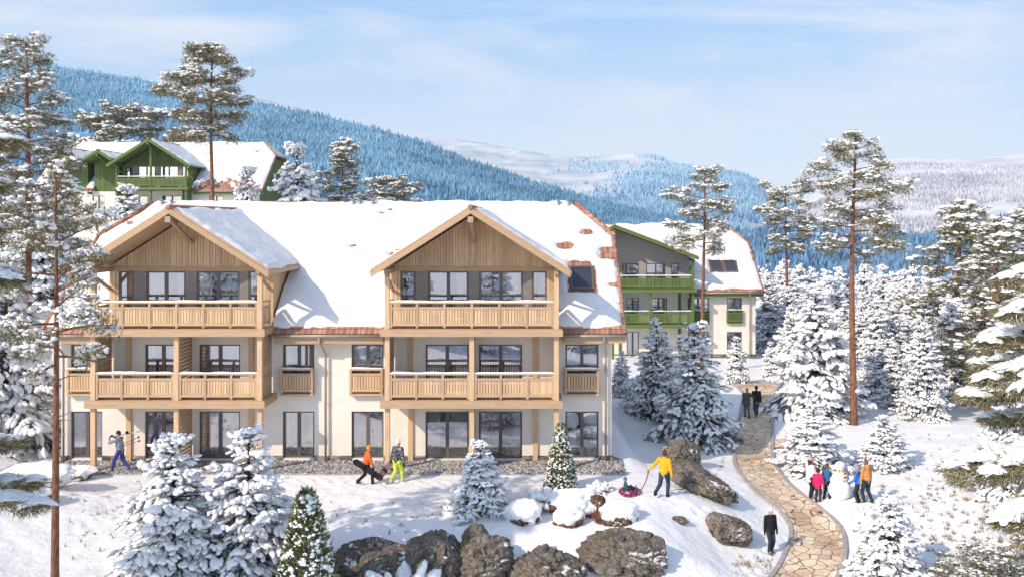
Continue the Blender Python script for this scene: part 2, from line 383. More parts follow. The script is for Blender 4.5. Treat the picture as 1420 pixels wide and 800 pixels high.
def window(root, x0, x1, z0, z1, y, leaves=2, cur=(), seed=0):
    b = MB(); fw, dp = .075, .09
    b.box(x0, x1, y, y + dp, z1 - fw, z1); b.box(x0, x1, y, y + dp, z0, z0 + fw)
    b.box(x0, x0 + fw, y, y + dp, z0 + fw, z1 - fw); b.box(x1 - fw, x1, y, y + dp, z0 + fw, z1 - fw)
    for i in range(1, leaves):
        xm = x0 + (x1 - x0) * i / leaves; b.box(xm - .075, xm + .075, y, y + dp, z0 + fw, z1 - fw)
    w = b.build('window', M['frame'], root)
    g = MB(); g.box(x0 + fw, x1 - fw, y + .04, y + .052, z0 + fw, z1 - fw); g.build('pane', M['glass'], w)
    if cur:
        c = MB()
        for a, bb in cur:
            xa, xb = x0 + (x1 - x0) * a, x0 + (x1 - x0) * bb; n = max(8, int((xb - xa) / .035)); xs = np.linspace(xa, xb, n)
            ph = rng.uniform(0, 6); yy = y + .15 + .035 * np.sin(xs * 2 * PI / .16 + ph + np.sin(xs * 9) * .8); m = np.arange(n)
            V = np.vstack([np.stack([xs, yy, np.full(n, z0 + .03)], 1), np.stack([xs, yy, np.full(n, z1 - .02)], 1)])
            c.add(V, np.stack([m[:-1], m[:-1] + 1, m[:-1] + 1 + n, m[:-1] + n], 1))
        c.build('curtain', M['curtain'], w, smooth=True)
    return w
CURS = [((.05, .44), (.7, .95)), ((.05, .33), (.52, .95)), ((.05, .95),), ((.05, .42), (.58, .95)), ((.05, .25), (.4, .95)), ((.05, .55), (.78, .95))]
def facade(root, x0, x1, z0, z1, y, holes, m, thick=.22, name='facade_wall'):
    xs = sorted({x0, x1, *[h[0] for h in holes], *[h[1] for h in holes]}); zs = sorted({z0, z1, *[h[2] for h in holes], *[h[3] for h in holes]})
    xs = [x for x in xs if x0 <= x <= x1]; zs = [z for z in zs if z0 <= z <= z1]
    b = MB()
    for i in range(len(xs) - 1):
        for k in range(len(zs) - 1):
            cx, cz = (xs[i] + xs[i + 1]) / 2, (zs[k] + zs[k + 1]) / 2
            if any(h[0] < cx < h[1] and h[2] < cz < h[3] for h in holes): continue
            b.add([(xs[i], y, zs[k]), (xs[i + 1], y, zs[k]), (xs[i + 1], y, zs[k + 1]), (xs[i], y, zs[k + 1])], np.array([[0, 1, 2, 3]]))
    for a, c, e, g in holes:
        t = thick
        b.add([(a, y, e), (a, y + t, e), (a, y + t, g), (a, y, g)], np.array([[3, 2, 1, 0]])); b.add([(c, y, e), (c, y + t, e), (c, y + t, g), (c, y, g)], np.array([[0, 1, 2, 3]]))
        b.add([(a, y, g), (c, y, g), (c, y + t, g), (a, y + t, g)], np.array([[0, 1, 2, 3]])); b.add([(a, y, e), (c, y, e), (c, y + t, e), (a, y + t, e)], np.array([[3, 2, 1, 0]]))
    return b.build(name, m, root)
def boards(b, x0, x1, y, zb, ztop, pitch=.135, th=.03, mi=0, lap=.012):
    """upright boards, ztop a function of x"""
    n = max(1, int(round((x1 - x0) / pitch)))
    for i in range(n):
        xa = x0 + (x1 - x0) * i / n; xb = x0 + (x1 - x0) * (i + 1) / n - lap; za, zc = ztop(xa), ztop(xb)
        yy = y - th * (1 if i % 2 else .55)
        if min(za, zc) - zb < .03: continue
        pts = [(xa, yy, zb), (xb, yy, zb), (xb, yy, zc), (xa, yy, za)]
        xm = None
        b.prism(pts, (0, y + .02 - yy, 0), mi)
def house(name, label, origin, W, bays, wins, T, pipes=(), downpipes=(), skylights=(), holes_seed=0, bare=None, end_wall=None, group=None, dens=.1):
    root = empty(name, origin, 0, label, 'house', group)
    DPT = 13.6
    # walls
    hl = [(a, c, e, g) for a, c, e, g, *_ in wins]
    facade(root, 0, W, 0, 5.69, 0, hl, T['wall'])
    b = MB()
    prof = [(.002, 0), (DPT, 0), (DPT, zroof(0) - .2), (9.0, zroof(YH) - .2), (YH, zroof(YH) - .2), (.002, zroof(0) - .2)]
    for x, dx in ((0.001, .3), (W - .301, .3)): b.prism([(x, y, z) for y, z in prof], (dx, 0, 0))
    b.box(.31, W - .31, DPT - .3, DPT - .01, 0, 6.0)
    b.build('end_wall', end_wall or T['wall'], root)
    if end_wall is not None:
        bb = MB()
        n = 88
        for i in range(n):
            ya = .02 + (DPT - .04) * i / n; yb = ya + DPT / n - .015; f = lambda y: min(zroof(min(y, YH)), zroof(max(0, 13.6 - y)), zroof(YH)) - .22
            bb.prism([(W + .0, ya, 0), (W + .0, yb, 0), (W + .0, yb, f(yb)), (W + .0, ya, f(ya))], (.03 if i % 2 else .018, 0, 0))
        bb.build('end_boards', T['z'], root)
        window(root, 0, 0, 0, 0, 0) if False else None
        wb = MB(); wb.box(W + .02, W + .06, 5.2, 6.4, 6.3, 7.9); ew = wb.build('window', M['frame'], root)
        gb = MB(); gb.box(W + .055, W + .068, 5.3, 6.3, 6.4, 7.8); gb.build('pane', M['glass'], ew)
    r = MB(); r.box(.31, W - .31, 2.8, 3.0, .01, 8.05)
    for z in (.0, 2.74, 5.72): r.box(.31, W - .31, .24, 2.79, z + .005, z + .24)
    r.build('room_wall', M['room'], root)
    p = MB()
    hx = sorted((h[0], h[1]) for h in hl if h[2] < .2); cur = -.02
    for a, c in hx + [(W + .02, 0)]:
        if a - cur > .05: p.box(cur, a, -.045, .0 - .002, -.15, .24)
        cur = c
    p.box(W + .002, W + .05, -.04, DPT, -.8, .24)
    p.build('plinth', M['plinth'], root)
    # windows with their balconettes
    for i, wn in enumerate(wins):
        a, c, e, g = wn[:4]; window(root, a, c, e, g, .1, wn[4] if len(wn) > 4 else 2, CURS[(i * 5 + 1) % len(CURS)])
        if len(wn) > 5 and wn[5]:
            o = balconette(root, a - .06, c + .02, 3.0 - .02, T, i)
    # roof
    rb = MB()
    n3 = NORM * -.14
    def fr(x0, x1, y0, y1): rb.prism([(x0, y0, zroof(y0)), (x1, y0, zroof(y0)), (x1, y1, zroof(y1)), (x0, y1, zroof(y1))], n3)
    xl, xr = -OVX, W + OVX; ax = 1.25   # hip apex inset from the wall ends
    cuts = sorted((bb['x0'], bb['x1']) for bb in bays); cx = xl
    YC = 2.2
    for a, c in cuts: fr(cx, a, YE, YC); cx = c
    fr(cx, xr, YE, YC); fr(xl, xr, YC, YH)
    zr = zroof(YR)
    rb.prism([(xl, YH, zroof(YH)), (xr, YH, zroof(YH)), (W - ax, YR, zr), (ax, YR, zr)], n3)
    YB = 2 * YR - YE; nb = np.array([0, SL, 1]) / math.hypot(SL, 1) * -.14
    rb.prism([(xl, YB, ZE), (xr, YB, ZE), (xr, 2 * YR - YH, zroof(YH)), (W - ax, YR, zr), (ax, YR, zr), (xl, 2 * YR - YH, zroof(YH))], nb)
    for s, x, xa in ((1, xr, W - ax), (-1, xl, ax)):
        nh = np.cross(np.array([xa - x, YR - YH, zr - zroof(YH)]), np.array([0, 1., 0])); nh = nh / np.linalg.norm(nh); nh = nh * (1 if nh[2] > 0 else -1)
        rb.prism([(x, YH, zroof(YH)), (x, 2 * YR - YH, zroof(YH)), (xa, YR, zr)], nh * -.14)
    roof = rb.build('roof', M['tile'], root)
    # ridge and verge tiles
    kb = MB(); kb.tube([(ax, YR, zr - .03), (W - ax, YR, zr - .03)], .12, 8)
    for s, x, xa in ((1, xr, W - ax), (-1, xl, ax)):
        kb.tube([(xa, YR, zr), (x, YH, zroof(YH) + .02)], .12, 8); kb.tube([(x - s * .06, YH, zroof(YH)), (x - s * .06, YE, ZE)], .09, 8)
    kb.build('ridge_tiles', M['tile'], roof, smooth=True)
    # snow on the front plane
    L = (YR - YE) * math.hypot(1, SL); ev = np.array([0, 1, SL]) / math.hypot(1, SL); k = math.hypot(1, SL)
    spots = []
    rs = random.Random(holes_seed)
    for i in range(int(W * .4)):
        spots.append((rs.uniform(0, W), rs.uniform(1.2, L - .4), rs.uniform(.06, .15)))
    if bare: spots += bare
    def mask(u, v):
        x = u + xl; y = v / k + YE; n1 = fbm2(x + holes_seed * 13, v, 1.1, 4, 5); n2 = fbm2(x, v + 40 + holes_seed, .35, 3, 8)
        m = v - (.42 + .22 * n1 + .1 * n2)
        dv = np.minimum(x - xl, xr - x) - .13 - .12 * n1 - .08 * n2
        hp = np.minimum((x - xl) - (y - YH) * (ax + OVX) / (YR - YH), (xr - x) - (y - YH) * (ax + OVX) / (YR - YH)) * .75 - .11 - .1 * n1
        m = np.minimum(m, np.where(y > YH, np.minimum(dv, hp), dv)); m = np.minimum(m, (L - v) + .10 - .3 * n1 - .1 * n2)
        for a, c in cuts:
            ins = np.minimum(np.minimum(x - a + .02, c + .02 - x), (2.6 - y) * 2); m = np.minimum(m, np.where(ins > 0, -np.maximum(ins, .2), 9))
        for sx, sv, sr in spots:
            dd = np.sqrt(((x - sx) / 1.35) ** 2 + (v - sv) ** 2) - sr * (1 + .9 * n2 + .6 * n1); m = np.minimum(m, dd * .8)
        for s0, s1, sa, sb in [(q[0] - .05, q[1] + .08, (q[2] - YE) * k - .04, (q[3] - YE) * k + .10) for q in skylights]:
            dd = np.maximum(np.maximum(s0 - x, x - s1), np.maximum(sa - v, v - sb)) - .12 * n2 - .08; m = np.minimum(m, dd)
        return m
    snow_sheet((xl, YE, ZE), (1, 0, 0), ev, NORM, W + 2 * OVX, L, dens, mask, .2, 'roof_snow', roof, .2, holes_seed)
    for s, x, xa in ((1, xr, W - ax), (-1, xl, ax)):
        hv = np.array([xa - x, 0, zr - zroof(YH)]); HL = np.linalg.norm(hv); hv = hv / HL; nh = np.cross(hv, (0, 1., 0)); nh = nh * (1 if nh[2] > 0 else -1); B = 2 * (YR - YH)
        def hm(u, v): return np.minimum(np.minimum(u - v / HL * B / 2, B - u - v / HL * B / 2), v) - .15 + .08 * fbm2(u, v, .7, 3, 2)
        snow_sheet((x, YH, zroof(YH)), (0, 1, 0), hv, nh, B, HL, .12, hm, .15, 'hip_snow', roof, .2, holes_seed + 3)
    # eaves: soffit boards and gutters between the bays
    segs = []; cx = -OVX
    for a, c in cuts: segs.append((cx, a - .22)); cx = c + .22
    segs.append((cx, W + OVX))
    for a, c in segs:
        if c - a < .1: continue
        eb = MB(); gb = MB()
        eb.box(a + .03, c - .03, -.72, -.02, 5.27, 5.53)
        gb.tube([(a, YE - .07, 5.6), (c, YE - .07, 5.6)], .065, 8)
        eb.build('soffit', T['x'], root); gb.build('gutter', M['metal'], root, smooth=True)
    for x in (-OVX + .02, W + OVX - .09):
        vb = MB(); vb.prism([(x, YE + .05, ZE - .24), (x, YH, zroof(YH) - .24), (x, YH, zroof(YH) - .05), (x, YE + .05, ZE - .05)], (.07, 0, 0)); vb.build('verge_board', T['x'], roof)
    for x in downpipes:
        q = MB(); q.tube([(x - .12, YE - .05, 5.56), (x - .1, YE + .02, 5.3), (x + .02, -.2, 4.75), (x + .02, -.16, 4.6), (x + .02, -.16, .05)], .05, 8)
        for z in (4.0, 2.6, 1.2): q.tube([(x + .02, -.16, z - .03), (x + .02, -.16, z + .03)], .065, 8)
        q.build('downpipe', M['metal'], root, smooth=True)
    for x, y in pipes:
        q = MB(); z = zroof(y); q.tube([(x, y, z - .1), (x, y, z + .42)], .085, 10); q.tube([(x, y, z + .42), (x, y, z + .47)], .11, 10); q.build('vent_pipe', M['pipe'], roof, smooth=True)
    for a, c, y0, y1 in skylights:
        q = MB(); up = NORM * .1
        def pt(x, y, h): return np.array([x, y, zroof(y)]) + NORM * h
        for (xa, xb, ya, yb) in ((a, c, y0, y0 + .08), (a, c, y1 - .08, y1), (a, a + .08, y0 + .08, y1 - .08), (c - .08, c, y0 + .08, y1 - .08)):
            q.prism([pt(xa, ya, -.02), pt(xb, ya, -.02), pt(xb, yb, -.02), pt(xa, yb, -.02)], NORM * .13)
        sk = q.build('skylight', M['frame'], root); g = MB(); g.prism([pt(a + .08, y0 + .08, .03), pt(c - .08, y0 + .08, .03), pt(c - .08, y1 - .08, .03), pt(a + .08, y1 - .08, .03)], NORM * .02); g.build('pane', M['skyglass'], sk)
    for i, bb in enumerate(bays): bay(root, bb, T, i + holes_seed * 3)
    return root
def skyglass():
    t = NT('skylight_glass'); t.base((.045, .05, .07), .08, .5); return t.m
M['skyglass'] = skyglass()
def balconette(root, x0, x1, z, T, seed):
    o = railing(root, (x0 + .02, -.24), (x1 - .02, -.24), z, T, 1, True, seed, 'balconette')
    b = MB()
    for x in (x0 + .05, x1 - .05):
        b.box(x - .04, x + .04, -.2, -.003, z + 1.04, z + 1.12); b.box(x - .04, x + .04, -.2, -.003, z + .12, z + .22)
        b.box(x - .035, x + .035, -.19, -.003, z + .24, z + 1.0)
    b.box(x0 + .02, x1 - .02, -.29, -.003, z - .06, z + .02); b.build('balconette_bracket', T['x'], o); return o
def bay(root, B, T, seed):
    x0, x1 = B['x0'], B['x1']; ap, za = B['apex'], B['za']; XLr, XRr, zl, zrr = B['xl'], B['xr'], B['zl'], B['zr']; YF = -1.8; YG = -2.6
    sl, sr = (za - zl) / (ap - XLr), (za - zrr) / (XRr - ap)
    def zg(x): return za - (sl * (ap - x) if x < ap else sr * (x - ap))
    under = .26
    if B.get('balcony', True):
        for zt in (3.0, 6.0):
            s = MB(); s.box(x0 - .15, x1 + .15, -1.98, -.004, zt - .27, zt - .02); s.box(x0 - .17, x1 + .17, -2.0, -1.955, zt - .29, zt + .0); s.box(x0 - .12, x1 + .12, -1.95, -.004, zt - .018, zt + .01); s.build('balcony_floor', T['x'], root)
        cen = B.get('center', (x0 + x1) / 2)
        for x, zt in ((x0 + .1, zg(x0) - under), (cen, B.get('center_top', 5.72)), (x1 - .1, zg(x1) - under)):
            q = MB(); q.box(x - .1, x + .1, YF, YF + .2, -.1, zt); q.build('post', T['z'], root)
        for x in (x0 + .86, x1 - .98):
            q = MB()
            for z0, z1 in ((-.05, 2.72), (3.0, 5.7)): q.box(x - .11, x + .11, -.09, -.003, z0, z1)
            q.build('wall_post', T['z'], root)
        railing(root, (x0 + .2, YF + .08), (cen - .1, YF + .08), 3.02, T, 3, True, seed + 1); railing(root, (cen + .1, YF + .08), (x1 - .2, YF + .08), 3.02, T, 3, True, seed + 2)
        railing(root, (x0 + .2, YF + .08), (x1 - .2, YF + .08), 6.02, T, 6, True, seed + 3)
        for x in (x0 + .1, x1 - .1): railing(root, (x, YF + .22), (x, -.35), 6.02, T, 1, False, seed + 4)
        for x in (x0 + .06, x1 - .14):
            w = MB(); n = 14
            for i in range(n):
                a = 3.02 + (5.7 - 3.02) * i / n; w.box(x, x + .08, YF + .2, -.1, a, a + (5.7 - 3.02) / n - .012)
            w.build('side_boards', T['x'], root)
        if B.get('divider', True):
            for z0, z1 in ((.05, 2.7), (3.05, 5.7)):
                w = MB(); n = 17
                for i in range(n):
                    a = z0 + (z1 - z0) * i / n; w.box(cen - .02, cen + .03, YF + .2, -.1, a, a + (z1 - z0) / n * .72)
                w.box(cen - .045, cen + .05, -.2, -.1, z0, z1)
                w.build('slatted_screen', T['x'], root)
    # gable wall
    g = MB(); zt = 8.34; wx0, wx1 = B.get('wx', (x0 + .42, x1 - .47)); top = lambda x: zg(x) - under
    if B.get('infill') == 'plaster':
        hs = B['holes']; xs = [x0] + [v for h in hs for v in h] + [x1]
        for i in range(0, len(xs), 2): g.box(xs[i], xs[i + 1], -.0, .15, 5.7, 8.1)
        g.prism([(x0, 0, 8.1), (x1, 0, 8.1), (x1, 0, top(x1)), (ap, 0, top(ap)), (x0, 0, top(x0))] if x0 < ap < x1 else [(x0, 0, 8.1), (x1, 0, 8.1), (x1, 0, top(x1)), (x0, 0, top(x0))], (0, .15, 0))
        g.build('gable_wall', M['grey_plaster'], root)
        for i, (a, c) in enumerate(hs): window(root, a, c, 5.98, 8.1, .06, max(1, int((c - a) / .8)), CURS[(seed + i * 2) % 6])
    else:
        zt2 = zt + .2 if B.get('balcony', True) else 5.6
        boards(g, x0, ap, -.0, zt2, top); boards(g, ap, x1, -.0, zt2, top)
        if B.get('balcony', True):
            boards(g, x0, wx0, 0, 5.9, lambda x: zt2); boards(g, wx1, x1, 0, 5.9, lambda x: zt2)
            g.box(x0 + .02, x1 - .02, -.07, .1, zt, zt + .2, 1)
        g.prism([(x0, .03, zt2), (x1, .03, zt2), (x1, .03, top(x1)), (ap, .03, top(ap)), (x0, .03, top(x0))], (0, .1, 0))
        g.build('gable_wall', [T['z'], T['x']], root)
        if B.get('balcony', True):
            fr = [(0, .1, 'g1'), (.1, .19, 'p'), (.19, .462, 'g2'), (.462, .54, 'p'), (.54, .835, 'g2'), (.835, .9, 'p'), (.9, 1, 'g1')]
            for i, (a, c, ty) in enumerate(fr):
                xa, xb = wx0 + (wx1 - wx0) * a, wx0 + (wx1 - wx0) * c
                if ty == 'p': pn = MB(); pn.box(xa + .01, xb - .01, -.01, .12, 5.98, zt); pn.build('wall_panel', M['panel'], root)
                else: window(root, xa, xb, 5.98, zt, .01, 1 if ty == 'g1' else 2, CURS[(i + seed) % 6])
    # dormer side walls
    for x, s in ((x0, -1), (x1, 1)):
        zs = zg(x) - under; ys = min(yroof(zs), 6.0)
        d = MB(); n = int(ys / .135)
        for i in range(n + 1):
            ya = .02 + ys * i / (n + 1); yb = ya + ys / (n + 1) - .012; xx = x + s * (.03 if i % 2 else .018) - s * .03
            d.prism([(x - s * .12, ya, max(5.7, zroof(ya) - .25)), (x - s * .12, yb, max(5.7, zroof(yb) - .25)), (x - s * .12, yb, zs), (x - s * .12, ya, zs)], (xx - x + s * .12, 0, 0))
        d.build('dormer_cheek', T['z'], root)
    # gable roof
    rb = MB(); sheets = []
    for xe, ze, s, slp in ((XLr, zl, -1, sl), (XRr, zrr, 1, sr)):
        dn = np.array([xe - ap, 0, ze - za]); LL = np.linalg.norm(dn); dn /= LL; nr = np.array([s * slp, 0, 1.]); nr /= np.linalg.norm(nr)
        yb0, yb1 = min(yroof(za) + .2, YR), min(yroof(ze) + .2, YR)
        rb.prism([(ap, YG, za), (xe, YG, ze), (xe, yb1, ze), (ap, yb0, za)], -nr * .12); sheets.append((dn, LL, nr, yb0, yb1))
    gr = rb.build('gable_roof', M['tile'], root)
    cb = MB(); cb.tube([(ap, YG - .06, za + .01), (ap, min(yroof(za), YR), za + .01)], .12, 8); cb.build('ridge_tiles', M['tile'], gr, smooth=True)
    for j, (dn, LL, nr, yb0, yb1) in enumerate(sheets):
        def gm(u, v, LL=LL, yb0=yb0, yb1=yb1, j=j):
            n1 = fbm2(u + j * 9 + seed * 5, v, .9, 4, 4); n2 = fbm2(u, v + seed, .3, 3, 6); yy = v + YG
            m = np.minimum(LL - u - .08 - .12 * n1, v - (.3 + .2 * n1 + .2 * n2)); m = np.minimum(m, (u - .02 + .22 * n1))
            back = yb0 + (yb1 - yb0) * u / LL + .15 - yy
            return np.where(back < 0, -1, m)
        snow_sheet((ap, YG, za), dn, (0, 1, 0), nr, LL, yb0 - YG + .1, .1, gm, .17, 'roof_snow', gr, .22, seed + j)
    bb = MB()
    for xe, ze, s in ((XLr, zl, -1), (XRr, zrr, 1)):
        for y, th, dz in ((YG - .03, .06, .01), (YG + .04, .05, -.08)):
            bb.prism([(ap, y, za - dz - .0), (xe, y, ze - dz), (xe, y, ze - dz - .25), (ap, y, za - dz - .25)], (0, th, 0))
        slp = (za - ze) / abs(xe - ap); nr = np.array([s * slp, 0, 1.]); nr /= np.linalg.norm(nr)
        # boarded underside of the overhang
        bb.prism([np.array((ap, YG + .1, za)) - nr * .125, np.array((xe, YG + .1, ze)) - nr * .125, np.array((xe, .0, ze)) - nr * .125, np.array((ap, .0, za)) - nr * .125], -nr * .03)
        # eave board along the side
        bb.beam((xe + s * .03, YG, ze - .07), (xe + s * .03, min(yroof(ze), 6) - .1, ze - .07), .05, .16)
    bb.box(ap - .11, ap + .11, YG - .12, .0, za - .62, za - .38)
    for x in (x0 + .1, x1 - .1): bb.box(x - .09, x + .09, YF - .25, .0, zg(x) - .52, zg(x) - .3) if B.get('balcony', True) else None
    bb.beam((ap, YG + .25, za - .55), (ap, -.02, za - 1.5), .12, .14, up=(1, 0, 0))
    if B.get('balcony', True):
        for x, s in ((x0 + .1, -1), (x1 - .1, 1)): bb.beam((x, YF - .2, zg(x) - .5), (x, -.05, zg(x) - 1.35), .1, .12, up=(1, 0, 0)); 
    bb.build('bargeboard', T['edge'], gr)
WOOD = dict(x=M['wood_x'], z=M['wood_z'], wall=M['plaster'], edge=M['wood_x'])
GREEN = dict(x=M['green_x'], z=M['green_z'], wall=M['plaster'], edge=M['green_x'])
# main house: X 0 of the house at pixel 85 on the facade plane
HX, HY = -20.63, 40.5
def fx(px): return (px - VX) / 31.5 - HX
W1 = fx(848)
wins = []
for a, c in ((98, 142), (392, 436), (487.5, 532), (784, 830)):
    wins.append((fx(a), fx(c), .13, 2.18, 2)); wins.append((fx(a), fx(c), 3.02, 5.13, 2, True))
for a, c in ((201, 250), (276, 333), (590, 650), (664, 724)):
    wins.append((fx(a), fx(c), .1, 2.18, 2)); wins.append((fx(a), fx(c), 3.02, 5.13, 2))
bays = []
for x0, x1 in ((-18.5 - HX, -11.28 - HX), (-6.11 - HX, 1.21 - HX)):
    c = (x0 + x1) / 2; bays.append(dict(x0=x0, x1=x1, apex=c, za=11.1, xl=c - 4.11, xr=c + 4.11, zl=8.48, zr=8.48))
def rf(px, py):
    d = (CZ - ZE + SL * 39.7) / (SL + (py - VY) / F)
    return ((px - VX) * d / F - HX, d - HY)
sk = [(*[rf(px, 388)[0] for px in (791, 823)], rf(800, 403)[1], rf(800, 371)[1])]
kk = math.hypot(1, SL)
bare = [(*((lambda q: (q[0], (q[1] - YE) * kk))(rf(px, py))), r) for px, py, r in ((846, 352, .38), (838, 356, .2), (786, 341, .25), (815, 321, .2), (858, 420, .25), (491, 341, .1), (541, 291, .07), (545, 295, .07), (802, 366, .25), (812, 366, .2), (500, 380, .08), (545, 353, .14), (553, 348, .14), (856, 395, .3))]
house('timber_balcony_house', 'long cream apartment house with two larch timber gables above timber balconies', (HX, HY, 0), W1, bays, wins, WOOD,
      pipes=[(rf(228, 284)[0], rf(228, 284)[1] - .3), (rf(241, 284)[0], rf(241, 284)[1] - .3)] + [(rf(px, 290)[0], rf(px, 290)[1]) for px in (490, 499, 517, 774, 788)],
      downpipes=[fx(101) - .35, fx(452), fx(839)], skylights=sk, holes_seed=1, bare=bare)
# green house at the right, twice as far
HX2, HY2, HZ2 = 19.6 - 20.0, 80.0, -1.2
def f2(px): return (px - VX) * 80.0 / F - HX2
w2 = [(f2(a), f2(c), z0, z1, 2, bl) for a, c in ((954, 983), (1008, 1029)) for z0, z1, bl in ((.13, 2.18, False), (3.02, 5.13, True))]
w2 += [(f2(a), f2(c), z0, z1, 2) for a, c in ((869, 886), (902, 925)) for z0, z1 in ((.1, 2.18), (3.02, 5.13))]
b2 = [dict(x0=f2(846), x1=f2(953) + .3, apex=f2(848), za=11.42, xl=f2(848) - 4.5, xr=f2(959) + .12, zl=8.8, zr=8.75, infill='plaster', center=f2(899), center_top=5.72,
           holes=[(f2(863), f2(886)), (f2(896), f2(923)), (f2(931), f2(941))], divider=False)]
def rf2(px, py):
    d = (CZ - HZ2 - ZE + SL * (HY2 + YE)) / (SL + (py - VY) / F); return ((px - VX) * d / F - HX2, d - HY2)
sk2 = [(rf2(984, 368)[0], rf2(1001, 368)[0], rf2(990, 377)[1], rf2(990, 362)[1]), (rf2(1004, 368)[0], rf2(1021, 368)[0], rf2(1010, 377)[1], rf2(1010, 362)[1])]
house('green_trimmed_house', 'cream house with green balconies and two roof windows, right of the timber house', (HX2, HY2, HZ2), 20.0, b2, w2, GREEN,
      downpipes=[f2(1039)], skylights=sk2, holes_seed=2, dens=.16, pipes=[(rf2(1001, 318)[0], 5.9), (rf2(980, 318)[0], 6.2)])
# green house up the slope at the left
HX3, HY3, HZ3 = -53.4, 100.0, 8.2
def f3(px): return (px - VX) * 100.0 / F - HX3
c3 = (f3(169) + f3(266)) / 2
b3 = [dict(x0=f3(169) + .1, x1=f3(266) + .1, apex=c3 + .1, za=11.1, xl=c3 - 4.3, xr=c3 + 4.5, zl=8.35, zr=8.3, center=c3 + .05, center_top=10.6, divider=False),
      dict(x0=f3(131), x1=f3(168) - .2, apex=f3(150), za=9.9, xl=f3(150) - 1.9, xr=f3(150) + 1.5, zl=8.75, zr=9.0, balcony=False),
      dict(x0=f3(80), x1=f3(122), apex=f3(101), za=10.2, xl=f3(101) - 2.3, xr=f3(101) + 2.3, zl=8.7, zr=8.7, balcony=False)]
w3 = [(f3(a), f3(c), 3.02, 5.13, 2) for a, c in ((180, 205), (225, 252), (128, 145))] + [(f3(290), f3(310), 3.02, 5.13, 2)]
bare3 = [(f3(px), v, 1.3) for px, v in ((290, .3), (300, .2), (312, .4), (322, .3), (340, .2))]
house('green_gabled_house', 'green boarded house with a balcony under its gable, up the slope behind the timber house', (HX3, HY3, HZ3), 24.0, b3, w3, GREEN, holes_seed=4, bare=bare3, dens=.16, end_wall=M['green_z'])
# ------------------------------------------------------------------ ground
def axis(lo, hi, a, b, h, g=1.16):
    core = list(np.arange(a, b + h * .5, h)); s = h; x = core[-1]; up = []
    while x < hi: s *= g; x += s; up.append(x)
    s = h; x = core[0]; dn = []
    while x > lo: s *= g; x -= s; dn.append(x)
    return np.array(dn[::-1] + core + up)
gx = axis(-3800, 3800, -19, 21, .12, 1.15); gy = axis(-500, 4200, 26, 56, .12, 1.12)
XX, YY = np.meshgrid(gx, gy, indexing='ij'); ZZ = tz(XX, YY)
def trail(pts, step=.34, w=.13, dep=.07):
    q = catmull(pts, 60); L = np.concatenate([[0], np.cumsum(np.linalg.norm(np.diff(q, axis=0), axis=1))]); out = []
    for i, s_ in enumerate(np.arange(0, L[-1], step)):
        p = np.array([np.interp(s_, L, q[:, 0]), np.interp(s_, L, q[:, 1])]); p2_ = np.array([np.interp(s_ + .1, L, q[:, 0]), np.interp(s_ + .1, L, q[:, 1])]); t_ = (p2_ - p) / (np.linalg.norm(p2_ - p) + 1e-9)
        out.append((*(p + np.array([-t_[1], t_[0]]) * w * (1 if i % 2 else -1) + rng.normal(0, .03, 2)), dep))
    return out
steps = []
for a in ([(40, 690), (220, 684), (380, 668), (505, 672)], [(300, 676), (430, 665), (551, 670), (640, 672)], [(1068, 768), (1030, 740), (1000, 715), (960, 704), (921, 690)], [(921, 690), (1000, 672), (1034, 690)], [(1120, 700), (1160, 712), (1205, 702)], [(1205, 702), (1250, 650), (1265, 610)], [(1190, 704), (1260, 720), (1330, 690)], [(560, 690), (620, 720), (700, 735)], [(100, 740), (180, 700), (260, 690)], [(1068, 770), (1050, 785), (1035, 800)]):
    steps += trail([G(*p)[:2] for p in a])
c0 = np.array(G(1167, 694)[:2])
for _ in range(110): r_ = rng.uniform(.6, 2.1); a_ = rng.uniform(0, 6.28); steps.append((c0[0] + math.cos(a_) * r_ * 1.3, c0[1] + math.sin(a_) * r_, .05))
for sx_, sy_, dp in steps:
    i0, i1 = np.searchsorted(gx, (sx_ - .45, sx_ + .45)); j0, j1 = np.searchsorted(gy, (sy_ - .45, sy_ + .45))
    dd = ((XX[i0:i1, j0:j1] - sx_) ** 2 + (YY[i0:i1, j0:j1] - sy_) ** 2) / .13 ** 2; ZZ[i0:i1, j0:j1] += -dp * np.exp(-dd) + dp * .25 * np.exp(-(np.sqrt(dd) - 1.9) ** 2)
# groove left by the snow tube
tq = catmull([G(*p)[:2] for p in ((640, 700), (740, 690), (800, 690), (876, 690))], 40)
for q in tq[::3]:
    i0, i1 = np.searchsorted(gx, (q[0] - .6, q[0] + .6)); j0, j1 = np.searchsorted(gy, (q[1] - .6, q[1] + .6)); dd = ((XX[i0:i1, j0:j1] - q[0]) ** 2 + (YY[i0:i1, j0:j1] - q[1]) ** 2) / .28 ** 2; ZZ[i0:i1, j0:j1] -= .012 * np.exp(-dd)
g = MB(); ii = np.arange(XX.size).reshape(XX.shape)
g.add(np.stack([XX, YY, ZZ], -1).reshape(-1, 3), np.stack([ii[:-1, :-1], ii[1:, :-1], ii[1:, 1:], ii[:-1, 1:]], -1).reshape(-1, 4))
M['ground_snow'] = snow_mat('ground_snow', (.79, .785, .785), 2.6, .7, .12)
tag(g.build('snow_ground', M['ground_snow'], smooth=True), kind='structure')
